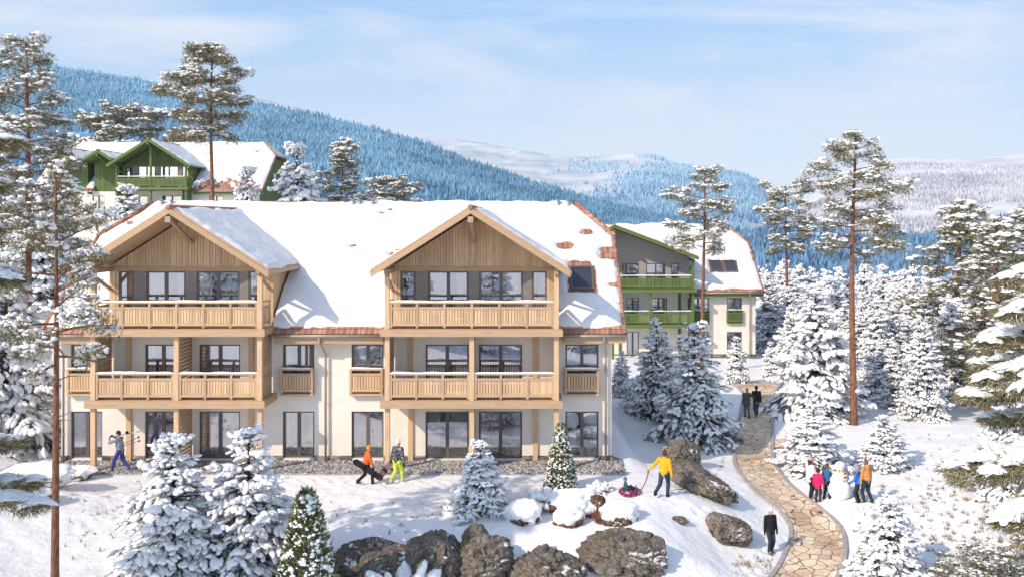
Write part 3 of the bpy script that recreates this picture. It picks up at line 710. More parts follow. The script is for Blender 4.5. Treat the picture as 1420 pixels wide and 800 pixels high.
# gravel strip along the house
def gravel_mat():
    t = NT('gravel_stones'); t.base(t.ramp(t.island(), [(0, (.10, .095, .095)), (.4, (.27, .255, .25)), (.8, (.44, .42, .41)), (1, (.62, .60, .59))]), .85, .2); return t.m
M['gravel'] = gravel_mat()
gv = MB(); XG0, XG1 = -23.2, 3.75
def gedge(y): return XG1 + .0 * y
gv.add([(XG0, 38.42, .02), (3.62, 38.42, .02), (3.95, 38.42, .02), (4.15, 41, -.05), (4.15, 47, -.4), (3.62, 47, .02), (3.62, 40.5, .02), (XG0, 40.5, .02)], [[0, 1, 6, 7], [1, 2, 3, 6], [6, 3, 4, 5]])
gv.add([(XG0, 38.42, .02), (3.95, 38.42, .02), (3.97, 38.36, -.2), (XG0, 38.36, -.2)], [[3, 2, 1, 0]])
n = 9500; gxs = rng.uniform(XG0, 4.0, n); gys = rng.uniform(38.4, 40.45, n); V0, F0 = ico(1)
s = rng.uniform(.03, .062, n); J = rng.uniform(.75, 1.25, (n, 12, 3)) * s[:, None, None] * np.array([1, 1, .7]); th = rng.uniform(0, 6.28, n)
Vr = V0[None] * J; Vx = Vr[..., 0] * np.cos(th)[:, None] - Vr[..., 1] * np.sin(th)[:, None]; Vy = Vr[..., 0] * np.sin(th)[:, None] + Vr[..., 1] * np.cos(th)[:, None]
VV = np.stack([Vx + gxs[:, None], Vy + gys[:, None], Vr[..., 2] + .03], -1)
gv.add(VV.reshape(-1, 3), (F0[None] + (np.arange(n) * 12)[:, None, None]).reshape(-1, 3))
tag(gv.build('gravel', M['gravel']), kind='stuff')
# flagstone path
Lp = [(1060, 815), (1078, 795), (1090, 774), (1099, 750), (1097, 728), (1080, 707), (1056, 689), (1036, 668), (1024, 650), (1020, 629), (1023, 602), (1028, 578), (1031, 562), (1033, 548), (1022, 536), (1008, 530)]
Rp = [(1150, 815), (1163, 795), (1169, 770), (1168, 745), (1158, 727), (1141, 712), (1121, 696), (1098, 678), (1079, 656), (1070, 636), (1069, 606), (1070, 580), (1070, 565), (1072, 550), (1076, 540), (1084, 532)]
LW = catmull([G(*p)[:2] for p in Lp], 10); RW = catmull([G(*p)[:2] for p in Rp], 10)
pm = MB(); na = 14; V = []
for l, r in zip(LW, RW):
    for k in range(na + 1):
        q = l + (r - l) * k / na; V.append((q[0], q[1], 0))
V = np.array(V); V[:, 2] = tz(V[:, 0], V[:, 1])
Zs = V[:, 2].reshape(len(LW), na + 1)
for _ in range(3): Zs[1:-1] = (Zs[:-2] + Zs[1:-1] * 2 + Zs[2:]) / 4; Zs[:, 1:-1] = (Zs[:, :-2] + Zs[:, 1:-1] * 2 + Zs[:, 2:]) / 4
V[:, 2] = Zs.ravel() + .075
EDGE = np.tile(np.minimum(np.arange(na + 1), na - np.arange(na + 1)) / na, len(LW)).astype(np.float32)
ii = np.arange(len(V)).reshape(len(LW), na + 1)
pm.add(V, np.stack([ii[:-1, :-1], ii[:-1, 1:], ii[1:, 1:], ii[1:, :-1]], -1).reshape(-1, 4))
# small branch of the path to the right
br = [(1068, 622), (1069, 610), (1104, 609), (1094, 622)]
bq = [G(*p) for p in br]; bp = []
for a in range(5):
    for b_ in range(9):
        u, v = b_ / 8, a / 4; q = (np.array(bq[0]) * (1 - u) + np.array(bq[3]) * u) * (1 - v) + (np.array(bq[1]) * (1 - u) + np.array(bq[2]) * u) * v; bp.append((q[0], q[1], tz1(q[0], q[1]) + .07))
ii = np.arange(45).reshape(5, 9); pm.add(bp, np.stack([ii[:-1, :-1], ii[:-1, 1:], ii[1:, 1:], ii[1:, :-1]], -1).reshape(-1, 4))
def path_mat():
    t = NT('flagstones'); v = t.coords('Object', (2.2, 2.2, 2.2)); nd = t.n('ShaderNodeTexNoise', Scale=1.3, Detail=3.0); t.link(v, nd.inputs['Vector'])
    vv = t.n('ShaderNodeVectorMath', _operation='MULTIPLY_ADD'); t.link(nd.outputs['Color'], vv.inputs[0]); vv.inputs[1].default_value = (.35, .35, 0); t.link(v, vv.inputs[2])
    fl = t.n('ShaderNodeVectorMath', _operation='MULTIPLY'); t.link(vv.outputs[0], fl.inputs[0]); fl.inputs[1].default_value = (1, 1, 0)
    e = t.n('ShaderNodeTexVoronoi', _feature='DISTANCE_TO_EDGE', Scale=1.0); t.link(fl.outputs[0], e.inputs['Vector'])
    c = t.n('ShaderNodeTexVoronoi', Scale=1.0); t.link(fl.outputs[0], c.inputs['Vector']); sp = t.n('ShaderNodeSeparateColor'); t.link(c.outputs['Color'], sp.inputs[0])
    st = t.ramp(sp.outputs[0], [(0, (.60, .45, .31)), (.35, (.74, .58, .41)), (.7, (.80, .67, .50)), (1, (.66, .53, .40))])
    n2 = t.noise(v, 6, 6); st = t.mix(1.0, st, t.ramp(n2, [(.3, (.75, .73, .7)), (.7, (1.12, 1.12, 1.12))]), 'MULTIPLY')
    jt = t.ramp(e.outputs['Distance'], [(.012, (0, 0, 0)), (.035, (1, 1, 1))]); big = t.noise(t.coords('Object'), .55, 3)
    st = t.mix(1.0, st, t.ramp(big, [(.38, (.74, .69, .66)), (.55, (1, 1, 1))]), 'MULTIPLY')
    
    at_ = t.n('ShaderNodeAttribute', _attribute_name='edge'); sn_ = t.math('SUBTRACT', t.noise(t.coords('Object'), 2.2, 6, .65), t.math('ADD', .49, t.math('MULTIPLY', at_.outputs['Fac'], 1.1)))
    sk_ = t.ramp(sn_, [(.0, (0, 0, 0)), (.05, (1, 1, 1))])
    t.base(t.mix(sk_, t.mix(jt, (.075, .055, .04), st), (.78, .78, .79)), .8, .25); t.bump(t.math('ADD', t.math('MINIMUM', e.outputs['Distance'], .06), t.math('MULTIPLY', n2, .02)), .8, .25); return t.m
po_ = tag(pm.build('flagstone_path', path_mat(), smooth=True), kind='structure'); at_ = po_.data.attributes.new('edge', 'FLOAT', 'POINT'); at_.data.foreach_set('value', np.concatenate([EDGE, np.full(len(po_.data.vertices) - len(EDGE), .2, np.float32)]))
kb = MB()
for E, O in ((LW, RW), (RW, LW)):
    s = np.linalg.norm(E - O, axis=1)[:, None]; out = (E - O) / s
    a = E - out * .02; b_ = E + out * .17
    za = np.array([tz1(*q) for q in E])
    for _ in range(4): za[1:-1] = (za[:-2] + 2 * za[1:-1] + za[2:]) / 4
    m = len(E)
    prof = np.stack([np.column_stack([a, za - .1]), np.column_stack([a, za + .12]), np.column_stack([a + out * .02, za + .135]), np.column_stack([b_ - out * .02, za + .135]), np.column_stack([b_, za + .12]), np.column_stack([b_, za - .1])], 1)
    j = np.arange(5); Q = np.vstack([np.stack([i * 6 + j, i * 6 + j + 1, (i + 1) * 6 + j + 1, (i + 1) * 6 + j], 1) for i in range(m - 1)])
    kb.add(prof.reshape(-1, 3), Q)
tag(kb.build('path_kerb', paint('kerb_stone', (.36, .32, .30), .85, .2, 4, .2, .4)), kind='structure')

# ------------------------------------------------------------------ trees
def blobs(b, cen, ax, scl, sub=2, jit=.22, flat=.0, mi=0):
    cen = np.asarray(cen, float); N = len(cen)
    if N == 0: return
    V0, F0 = ico(sub); m = len(V0); ax = np.asarray(ax, float); ax = ax / (np.linalg.norm(ax, axis=1)[:, None] + 1e-9)
    up = np.array([0, 0, 1.]); sd = np.cross(np.broadcast_to(up, ax.shape), ax); nn = np.linalg.norm(sd, axis=1)[:, None]; sd = np.where(nn > 1e-3, sd / np.maximum(nn, 1e-6), np.array([1., 0, 0])); u2 = np.cross(ax, sd)
    scl = np.asarray(scl, float); k = 12
    var = []
    for i in range(k):
        q = 1 + jit * (fbm(V0 * 1.7 + i * 9.1, 2, i) * 1.6) + rng.normal(0, jit * .22, m); Vi = V0 * q[:, None]; 
        if flat: Vi[:, 2] = np.where(Vi[:, 2] < 0, Vi[:, 2] * (1 - flat), Vi[:, 2])
        var.append(Vi)
    var = np.array(var)[rng.integers(0, k, N)] * scl[:, None, :]
    W = cen[:, None] + var[..., 0:1] * ax[:, None] + var[..., 1:2] * sd[:, None] + var[..., 2:3] * u2[:, None]
    b.add(W.reshape(-1, 3), (F0[None] + (np.arange(N) * m)[:, None, None]).reshape(-1, 3), mi)
def needles(b, base, dirs, L, w):
    base = np.asarray(base, float); N = len(base); dirs = dirs / (np.linalg.norm(dirs, axis=1)[:, None] + 1e-9)
    r = rng.normal(size=(N, 3)); sd = np.cross(dirs, r); sd /= np.linalg.norm(sd, axis=1)[:, None] + 1e-9
    L = np.broadcast_to(L, N)[:, None]; w = np.broadcast_to(w, N)[:, None]
    V = np.stack([base - sd * w, base + sd * w, base + dirs * L], 1); b.add(V.reshape(-1, 3), np.arange(N * 3).reshape(N, 3))
def spruce(seed, h=5.0, rmax=1.85, snow=.8, nwh=24, puff=1.0, sub=2, top_bare=.5, skirt=.02, lift=0.0):
    rr = random.Random(seed); tb, nb, sb = MB(), MB(), MB()
    tb.tube([(0, 0, -.4), (0, 0, h * .5), (0, 0, h)], [h * .022, h * .013, .012], 7)
    tw0, tw1, tl = [], [], []; sc, sa, ss = [], [], []
    az0 = rr.uniform(0, 6)
    for i in range(nwh):
        t = skirt + (1 - skirt) * ((i + .3) / nwh) ** 1.08; z = h * t
        if t > .985: continue
        L = rmax * ((1 - t) ** .82) * 1.0 + .10
        nbr = int(5 + 6 * min(1, L / rmax * 1.15)); az0 += 2.4
        for k in range(nbr):
            az = az0 + 2 * PI * k / nbr + rr.uniform(-.28, .28); l = L * rr.uniform(.55, 1.22); zz = z + rr.uniform(-.4, .4) * h / nwh
            e0 = (.75 if t > .9 else .32 - .75 * (1 - t)) + rr.uniform(-.22, .2) + lift; dr = -.42 * (1 - t) - .08
            d = np.array([math.cos(az), math.sin(az), 0]); pts = []
            for s in np.linspace(0, 1, 6): pts.append(d * l * s * .97 + np.array([0, 0, zz + l * (math.tan(e0) * s + dr * s * s + .16 * s ** 3)]))
            pts = np.array(pts); tb.tube(pts, np.linspace(.012 + l * .012, .006, 6), 4, cap=False)
            for q in range(5): tw0.append(pts[q]); tw1.append(pts[q + 1])
            nt = max(2, int(l / .16)); sdv = np.array([-d[1], d[0], 0])
            for q in range(nt):
                s = .22 + .76 * (q + rr.random() * .6) / nt; p = pts[0] + 0; f = s * 5; a = int(min(4, f)); p = pts[a] + (pts[a + 1] - pts[a]) * (f - a)
                dv = pts[min(5, a + 1)] - pts[a]; dv /= np.linalg.norm(dv)
                for sg in (-1, 1):
                    tlen = (l * (1 - s) * .62 + .11) * rr.uniform(.7, 1.15); v = dv * .72 + sdv * sg * .75 + np.array([0, 0, rr.uniform(-.5, -.08)]); v /= np.linalg.norm(v)
                    e = p + v * tlen; tw0.append(p); tw1.append(e)
                    if rr.random() < snow * (.55 + .45 * s):
                        wv = rr.uniform(.045, .075) * puff; hl = min(max(tlen * .42, wv * 1.2), wv * 2.6)
                        sc.append(e - v * hl * .55 + np.array([0, 0, wv * .42])); sa.append(v + np.array([0, 0, -.12])); ss.append((hl, wv * rr.uniform(.85, 1.15), wv * rr.uniform(.6, .85)))
                        if tlen > .35 and rr.random() < .6: w_ = wv * rr.uniform(.7, 1.0); sc.append(p + v * tlen * .35 + np.array([0, 0, w_ * .4])); sa.append(v); ss.append((tlen * .24, w_, w_ * .75))
            for s in (.45, .72, .95):
                if rr.random() < snow * .95:
                    f = s * 5; a = int(min(4, f)); p = pts[a] + (pts[a + 1] - pts[a]) * (f - a); wv = (.055 + .045 * rr.random()) * puff * (.55 + .45 * min(1, l)) * (.7 + .3 * h / 5)
                    
                    for _ in range(3): w_ = wv * rr.uniform(.55, 1.05); sc.append(p + np.array([rr.gauss(0, .8) * wv, rr.gauss(0, .8) * wv, w_ * .6 + rr.gauss(0, .15) * wv])); sa.append(pts[a + 1] - pts[a] + np.array([rr.gauss(0, .1), rr.gauss(0, .1), 0])); ss.append((w_ * rr.uniform(1.0, 1.7), w_ * rr.uniform(.85, 1.2), w_ * rr.uniform(.7, 1.0)))
    for q in range(int(14 * top_bare) + 4):
        z = h - .02 - q * .035; az = q * 2.4; v = np.array([math.cos(az), math.sin(az), .9]); tw0.append(np.array([0, 0, z - .08])); tw1.append(np.array([0, 0, z - .08]) + v * .07)
        if rr.random() < snow * .7: sc.append(np.array([0, 0, z - .05]) + v * .04); sa.append(v); ss.append((.05 * puff, .035 * puff, .035 * puff))
    a, c = np.array(tw0), np.array(tw1); ln = np.linalg.norm(c - a, axis=1); dd = (c - a) / ln[:, None]
    cnt = np.maximum(4, (ln / .030).astype(int)); idx = np.repeat(np.arange(len(a)), cnt); u = rng.random(len(idx))
    base = a[idx] + (c - a)[idx] * u[:, None]; r = rng.normal(size=(len(idx), 3)); r -= dd[idx] * np.sum(r * dd[idx], 1)[:, None]; r /= np.linalg.norm(r, axis=1)[:, None]
    needles(nb, base, dd[idx] * .75 + r * .8, rng.uniform(.07, .12, len(idx)) * (.6 + .4 * h / 5), .013 * (.6 + .4 * h / 5))
    blobs(sb, sc, sa, ss, sub, .34)
    return tb, nb, sb
PROTO = {}
def make_tree(kind, name, meshes, mats, names):
    PROTO[kind] = [(nm, b.mesh(nm, m, sm)) for b, m, nm, sm in zip(meshes, mats, names, (True, False, True))]
def place_tree(kind, name, label, cat, loc, s=1.0, rz=None, group=None, sz=None, tilt=0):
    rz = RD.uniform(0, 6.28) if rz is None else rz
    o = empty(name, loc, rz, label, cat, group); o.scale = (s, s, sz or s)
    if tilt: o.rotation_euler = (0, tilt, rz * 0)
    for nm, me in PROTO[kind]:
        c = bpy.data.objects.new(nm, me); COL.objects.link(c); c.parent = o
    return o
SPM = [M['bark_dark'], M['spruce'], M['snow_soft']]; SPN = ('trunk', 'needles', 'snow')
for i in range(3): make_tree('fir%d' % i, 'fir', spruce(20 + i, 5.0, 2.1, .80, 18, 1.2), SPM, SPN)
for i in range(2): make_tree('wide%d' % i, 'fir', spruce(40 + i, 5.0, 2.05, .58, 20, 1.05), SPM, SPN)
for i in range(3): make_tree('tall%d' % i, 'fir', spruce(50 + i, 9.0, 2.7, .74, 24, 1.5, 1), SPM, SPN)
make_tree('small0', 'fir', spruce(71, 2.2, 1.05, .9, 15, 1.25), SPM, SPN)

def pine(seed, h, c0, rmax, nl, tr, pad=.62, dens=1.0, snow=.8, sway=.25, low=6, tuft=.17, shape='round', asym=.12):
    rr = random.Random(seed); tb, nb, sb = MB(), MB(), MB()
    zs = np.linspace(-.5, h * .97, 12); sx = sway * np.sin(zs / h * 3.1 + seed) * zs / h; sy = sway * np.sin(zs / h * 2.3 + seed * 2) * zs / h
    sx -= sx[0]; sy -= sy[0]
    tp = np.stack([sx, sy, zs], 1); rad = tr * (1 - .72 * (zs - zs[0]) / (h * .97)); rad[0] *= 1.25; tb.tube(tp, rad, 10)
    def tpos(z): return np.array([np.interp(z, zs, sx), np.interp(z, zs, sy), z])
    pc, pr = [], []; az = rr.uniform(0, 6)
    for i in range(nl):
        t = (i + .5) / nl; z = h * (c0 + (.97 - c0) * t); az += 2.4 + rr.uniform(-.4, .4)
        prof = {'round': math.sin(PI * min(1, .18 + .8 * t)) ** .7, 'flat': .55 + .45 * t if t < .9 else .8, 'cone': 1.05 - .85 * t}[shape]
        L = rmax * prof * rr.uniform(.5, 1.15) * (1 + asym * math.cos(az - 2.6)); el = (.05 + .55 * t) + rr.uniform(-.2, .15)
        d = np.array([math.cos(az), math.sin(az), 0]); p0 = tpos(z); pts = []
        bend = rr.uniform(-.25, .25); sd = np.array([-d[1], d[0], 0])
        for s in np.linspace(0, 1, 6): pts.append(p0 + d * L * s + sd * bend * L * s * s + np.array([0, 0, L * (math.tan(el) * s * .8 - .12 * s * s)]))
        pts = np.array(pts); tb.tube(pts, np.linspace(max(.018, tr * .28 * (1 - t * .5)), .012, 6), 5, cap=False)
        n = max(2, int(L / .5)); 
        for q in range(n):
            s = .35 + .65 * (q + 1) / n; f = s * 5; a = int(min(4, f)); p = pts[a] + (pts[a + 1] - pts[a]) * (f - a)
            for sg in (-1, 1) if q < n - 1 else (0,):
                o = sd * sg * L * rr.uniform(.18, .42) * (1.15 - s * .5) + d * rr.uniform(0, .25) + np.array([0, 0, rr.uniform(-.35, .4)]); e = p + o
                if sg: tb.tube([p, p + o * .5 + np.array([0, 0, .05]), e], [.018, .013, .008], 4, cap=False)
                pc.append(e); pr.append(pad * rr.uniform(.65, 1.2) * (.75 + .25 * min(1, L / rmax)))
            if rr.random() < .6: pc.append(p + np.array([0, 0, .08])); pr.append(pad * rr.uniform(.5, .8))
    pc.append(tpos(h * .97)); pr.append(pad * .8)
    for i in range(low):
        z = h * (c0 * rr.uniform(.45, 1.0)); a = rr.uniform(0, 6.28); L = rr.uniform(.4, 1.3); p = tpos(z); d = np.array([math.cos(a), math.sin(a), rr.uniform(-.15, .25)])
        tb.tube([p, p + d * L * .5, p + d * L + np.array([0, 0, rr.uniform(-.2, .1)])], [.022, .014, .005], 4, cap=False)
    pc, pr = np.array(pc), np.array(pr)
    cnt = (dens * 34 * (pr / .6) ** 2).astype(int) + 6; idx = np.repeat(np.arange(len(pc)), cnt); N = len(idx)
    u = rng.normal(size=(N, 3)); u /= np.linalg.norm(u, axis=1)[:, None]; rad = rng.random(N) ** .45
    tc = pc[idx] + u * rad[:, None] * pr[idx][:, None] * np.array([1, 1, .52])
    k = 7; ti = np.repeat(np.arange(N), k); dv = rng.normal(size=(N * k, 3)) + np.array([0, 0, .55]) + u[ti] * .7
    needles(nb, tc[ti], dv, rng.uniform(.6, 1.15, N * k) * tuft, tuft * .085)
    sc, ss = [], []
    for c, r in zip(pc, pr):
        if rr.random() > snow: continue
        for q in range(rr.randint(6, 10)):
            a, m = rr.uniform(0, 6.28), r * math.sqrt(rr.random()) * .85; w = r * rr.uniform(.15, .34)
            sc.append(c + np.array([math.cos(a) * m, math.sin(a) * m, .50 * r * (1 - (m / r) ** 2) * rr.uniform(.55, 1.05) + .03])); ss.append((w, w * rr.uniform(.6, 1), w * rr.uniform(.35, .55)))
    az = rng.uniform(0, 6.28, len(sc)); blobs(sb, sc, np.stack([np.cos(az), np.sin(az), rng.normal(0, .12, len(sc))], 1), ss, 2, .3, .5)
    return tb, nb, sb
PIM = [M['bark'], M['pine'], M['snow_soft']]
make_tree('p1', 'pine', pine(1, 19.2, .40, 3.9, 46, .21, .62, 1.1, .95, .25, 6, .17, 'cone'), PIM, SPN)
make_tree('p2', 'pine', pine(2, 13.5, .52, 2.9, 24, .185, .5, 1.4, .85, .12, 14, .13, 'round'), PIM, SPN)
make_tree('p3', 'pine', pine(3, 22.0, .60, 3.9, 26, .24, .78, 1.05, .8, .4, 9, .2, 'round', .3), PIM, SPN)
make_tree('p8', 'pine', pine(5, 16.0, .58, 2.7, 22, .2, .62, 1.1, .85, .2, 7, .17, 'round'), PIM, SPN)
make_tree('p9', 'pine', pine(6, 16.0, .60, 3.2, 20, .2, .64, 1.1, .9, .2, 6, .18, 'flat'), PIM, SPN)
make_tree('p10', 'pine', pine(7, 16.8, .58, 3.0, 28, .22, .62, 1.15, .85, .3, 11, .16, 'round'), PIM, SPN)
make_tree('dome', 'pine', pine(8, 8.5, .2, 3.6, 40, .18, .7, 1.1, .98, .4, 2, .19, 'round'), PIM, SPN)
make_tree('bushy', 'pine', pine(9, 9.5, .2, 2.9, 38, .2, .66, 1.25, .97, .3, 2, .17, 'cone'), PIM, SPN)
def tree_px(kind, name, label, cat, px, d, ytop, h0, group=None, zb=None, rz=None, wide=1.0):
    x = (px - VX) * d / F; zt = CZ - (ytop - VY) * d / F; z = tz1(x, d) if zb is None else zb; s = (zt - z) / h0
    return place_tree(kind, name, label, cat, (x, d, z - .05), s * wide, rz, group, s)
tree_px('p1', 'pine_tree', 'big snow-laden pine at the left edge, its crown rising left of the green gabled house', 'pine tree', 38, 46, 44, 19.2, rz=1.0)
tree_px('p2', 'pine_tree', 'pine whose long bare trunk crosses the left end of the timber house', 'pine tree', 76, 26, 222, 13.5, rz=2.2, wide=.72)
tree_px('p3', 'pine_tree', 'tallest pine, behind the roof and in front of the green gabled house', 'pine tree', 297, 75, 52, 22.0, rz=.4)
tree_px('dome', 'pine_tree', 'dark snow-capped pine crown behind the left part of the green gabled house', 'pine tree', 160, 116, 147, 8.5)
tree_px('bushy', 'pine_tree', 'full-crowned pine right of the green gabled house, above the timber house ridge', 'pine tree', 470, 88, 196, 9.5)
tree_px('dome', 'pine_tree', 'low flat pine crown showing just above the middle of the timber house ridge', 'pine tree', 552, 96, 246, 8.5, wide=1.0)
tree_px('p8', 'pine_tree', 'slender pine standing in front of the green-trimmed house', 'pine tree', 974, 70, 228, 16.0, rz=.5)
tree_px('p9', 'pine_tree', 'flat-crowned pine just right of the green-trimmed house', 'pine tree', 1092, 86, 253, 16.0, rz=1.5)
tree_px('p10', 'pine_tree', 'tall straight pine with a long bare trunk in the right of the picture', 'pine tree', 1184, 52.4, 180, 16.8, rz=3.0)
tree_px('bushy', 'pine_tree', 'olive pine left of two others at the right edge, above the spruces', 'pine tree', 1322, 74, 284, 9.5, wide=1.15)
tree_px('bushy', 'pine_tree', 'snow-dusted pine in the middle of three at the right edge', 'pine tree', 1372, 56, 308, 9.5, wide=1.15)
tree_px('bushy', 'pine_tree', 'pine cut by the right edge of the picture, farther than the big snow pads', 'pine tree', 1430, 60, 290, 9.5, wide=1.15)
# spruces, each with its pixel column, distance, top row
def SP(kind, label, px, d, yt, h0=5.0, wide=1.0, group=None, cat='spruce tree', name='snowy_spruce', zb=None): return tree_px(kind, name, label, cat, px, d, yt, h0, group, zb, None, wide)
SP('fir0', 'snow-laden young spruce left of its neighbour at the bottom left, in front of the gravel', 240, 27.5, 606, wide=1.3)
SP('fir1', 'snow-laden young spruce between another young spruce and the narrow green thuja, bottom left', 345, 28.3, 596, wide=1.3)
SP('fir2', 'small round spruce loaded with snow on the lawn below the middle balconies', 666, 33.6, 612, wide=1.45)
SP('wide0', 'blue-shaded spruce left of the larger one beside the right end of the timber house', 910, 53.0, 446, wide=1.1)
SP('wide1', 'large blue-shaded spruce above the long boulder, in front of the green-trimmed house', 963, 49.0, 449, wide=1.18)
SP('wide0', 'smallest shaded spruce, close to the right corner of the timber house', 862, 58, 487)
SP('fir1', 'small spruce below the rightmost window of the green-trimmed house', 1021, 65.0, 467)
SP('fir2', 'small spruce between the green-trimmed house and the large spruce by the path', 1069, 69.0, 474)
SP('fir0', 'largest spruce right of the path, covered in heavy snow', 1131, 54.5, 398, wide=1.2)
SP('fir2', 'low spruce right behind the snowman group on the left', 1128, 43.3, 560, wide=1.8)
SP('fir1', 'low spruce behind the man in the tan jacket', 1226, 43.5, 576, wide=1.8)
SP('fir0', 'spruce cut by the bottom edge, right of the path', 1234, 30.6, 690, wide=1.45)
SP('fir1', 'wide snowy spruce at the right edge under the big snow pads', 1400, 37.5, 535, wide=1.1)
SP('fir2', 'snowy spruce right of the gabled green house wall', 412, 84, 202)
SP('fir0', 'thin snowy spruce in front of the green gabled house roof', 343, 82, 235, wide=.8)
SP('fir1', 'round snowy spruce below the balcony of the green gabled house', 176, 78, 258, wide=1.2)
SP('fir2', 'broad snowy spruce at the left edge behind the pine trunks', 8, 42, 352, wide=.95)
SP('fir0', 'snow-white spruce crown at the left edge beside the green gabled house', 60, 66, 262, wide=1.2)
# spruce wood beyond the path
wood = []
rw = random.Random(5)
rows = [(58, 7, 455, 1215, 1300), (64, 8, 430, 1190, 1330), (72, 9, 415, 1090, 1400), (82, 12, 400, 1070, 1430), (94, 14, 392, 1060, 1440), (108, 16, 386, 1055, 1440), (124, 17, 382, 1050, 1450), (142, 18, 380, 1050, 1450), (165, 20, 378, 1050, 1450)]
for d, n, yt, xa, xb in rows:
    for i in range(n):
        px = xa + (xb - xa) * (i + rw.uniform(.15, .85)) / n; dd = d + rw.uniform(-4, 4); wood.append((px, dd, yt + rw.uniform(-16, 20)))
for px, dd, yt in wood:
    x = (px - VX) * dd / F; z = tz1(x, dd); zt = CZ - (yt - VY) * dd / F; h = zt - z
    if h < 2: continue
    s = h / 9.0; place_tree('tall%d' % rw.randint(0, 2), 'snowy_spruce', 'snow-covered spruce among the close-grown spruce wood between the path and the valley', 'spruce tree', (x, dd, z - .1), max(s, .55) * 1.1, None, 'spruces of the wood beyond the path', s)
# trees that the windows mirror, behind the viewer
for i, (x, y, s) in enumerate(((-26, -14, 2.2), (-14, -22, 2.6), (-4, -18, 2.3), (7, -24, 2.7), (18, -16, 2.2), (28, -22, 2.6), (-36, -26, 2.7), (38, -28, 2.6))):
    place_tree('fir%d' % (i % 3), 'snowy_spruce', 'snowy spruce behind the viewer, mirrored in the windows', 'spruce tree', (x, y, tz1(x, y)), s * .9, None, 'spruces mirrored in the windows', s)
# thujas
def thuja(seed, h, r):
    rr = np.random.default_rng(seed); tb, nb, sb = MB(), MB(), MB(); tb.tube([(0, 0, -.2), (0, 0, h * .8)], [.06, .015], 6)
    N = int(5200 * h / 2.4); t = rr.random(N) ** 1.25; az = rr.uniform(0, 6.28, N); prof = r * (1 - t) ** .62 * (.55 + .45 * np.minimum(1, t * 7 + .35)) + .03
    lump = 1 + .16 * fbm(np.stack([np.cos(az) * 2.2, np.sin(az) * 2.2, t * h * 3], 1), 3, seed)
    q = prof * lump * (.55 + .45 * rr.random(N) ** .4); base = np.stack([np.cos(az) * q, np.sin(az) * q, t * h], 1)
    out = np.stack([np.cos(az) * .7, np.sin(az) * .7, np.full(N, .75)], 1) + rr.normal(0, .35, (N, 3)); needles(nb, base, out, rr.uniform(.07, .15, N), .028)
    m = 900; t = rr.random(m) ** 1.15 * .97; az = rr.uniform(0, 6.28, m); q = (r * (1 - t) ** .62 * (.55 + .45 * np.minimum(1, t * 7 + .35)) + .03)
    w = rr.uniform(.012, .042, m) * (1 + .5 * (rr.random(m) < .12)); blobs(sb, np.stack([np.cos(az) * q, np.sin(az) * q, t * h + .03], 1), np.stack([-np.sin(az), np.cos(az), rr.normal(0, .3, m)], 1), np.stack([w * 1.2, w, w * .75], 1), 2)
    return tb, nb, sb
TM = [M['bark_dark'], M['thuja'], M['snow_soft']]
make_tree('thuja0', 'thuja', thuja(3, 2.6, .72), TM, SPN); make_tree('thuja1', 'thuja', thuja(4, 2.6, .62), TM, SPN)
tree_px('thuja0', 'thuja_tree', 'narrow green thuja dusted with snow at the bottom left, beside the young spruces', 'thuja', 425, 27.0, 678, 2.6, wide=.9)
tree_px('thuja1', 'thuja_tree', 'narrow green thuja standing at the edge of the gravel below the right-hand gable', 'thuja', 778, 36.2, 586, 2.6)
# low bushes
def bush(seed, r, h, n, twig=(.03, .03)):
    rr = random.Random(seed); tb, nb, sb = MB(), MB(), MB(); bs, dr, sc, ss, sa = [], [], [], [], []
    for i in range(n):
        a, e = rr.uniform(0, 6.28), rr.uniform(.15, 1.2); L = r * rr.uniform(.6, 1.05); d = np.array([math.cos(a) * math.cos(e), math.sin(a) * math.cos(e), math.sin(e) * h / r]); p = d * L
        tb.tube([(0, 0, -.05), p * .5 + np.array([0, 0, .06]), p], [.015, .01, .005], 4, cap=False)
        for q in range(26): s = rr.uniform(.35, 1.05); bs.append(p * s + np.array([rr.gauss(0, .07), rr.gauss(0, .07), rr.gauss(0, .05)])); dr.append(d + np.array([rr.gauss(0, .6), rr.gauss(0, .6), rr.gauss(.3, .5)]))
        for s in (.6, .98):
            if rr.random() < .85: w = rr.uniform(.08, .16); sc.append(p * s + np.array([0, 0, .06])); sa.append(d); ss.append((w * 1.4, w, w * .7))
    needles(nb, np.array(bs), np.array(dr), .15, .018); blobs(sb, sc, sa, ss, 2); return tb, nb, sb
make_tree('bush0', 'bush', bush(1, .75, .5, 70), PIM, SPN); make_tree('bush1', 'bush', bush(2, .75, .45, 60), TM, SPN)
def BU(kind, label, px, py, s, sz=None, name='snowy_bush'):
    p = G(px, py); place_tree(kind, name, label, 'bush', (p[0], p[1], p[2] - .03), s, None, None, sz or s)
BU('bush0', 'wide low pine bush under snow between the young spruce and the thuja by the gravel', 757, 703, 1.15)
BU('bush1', 'small rounded shrub with snow right of the thuja by the gravel', 833, 682, .72)
BU('bush0', 'snow-heaped dwarf pine in front of the boulders at the bottom edge', 560, 846, 2.0, 2.3)
# dwarf pines at the lower right
make_tree('dwarf', 'dwarf pine', pine(21, 2.0, .05, 2.1, 22, .06, .42, 1.1, .72, .1, 0, .17, 'flat'), PIM, SPN)
for px, py, s, lb in ((1400, 800, .8, 'low olive dwarf pine in the bottom right corner'), (1330, 812, .62, 'olive dwarf pine at the bottom edge, left of the one in the corner'), (1425, 745, .6, 'small dwarf pine at the right edge above the bottom right corner')):
    p = G(px, py); place_tree('dwarf', 'dwarf_pine', lb, 'dwarf pine', (p[0], p[1], p[2] - .1), s, None, None, s * .5)
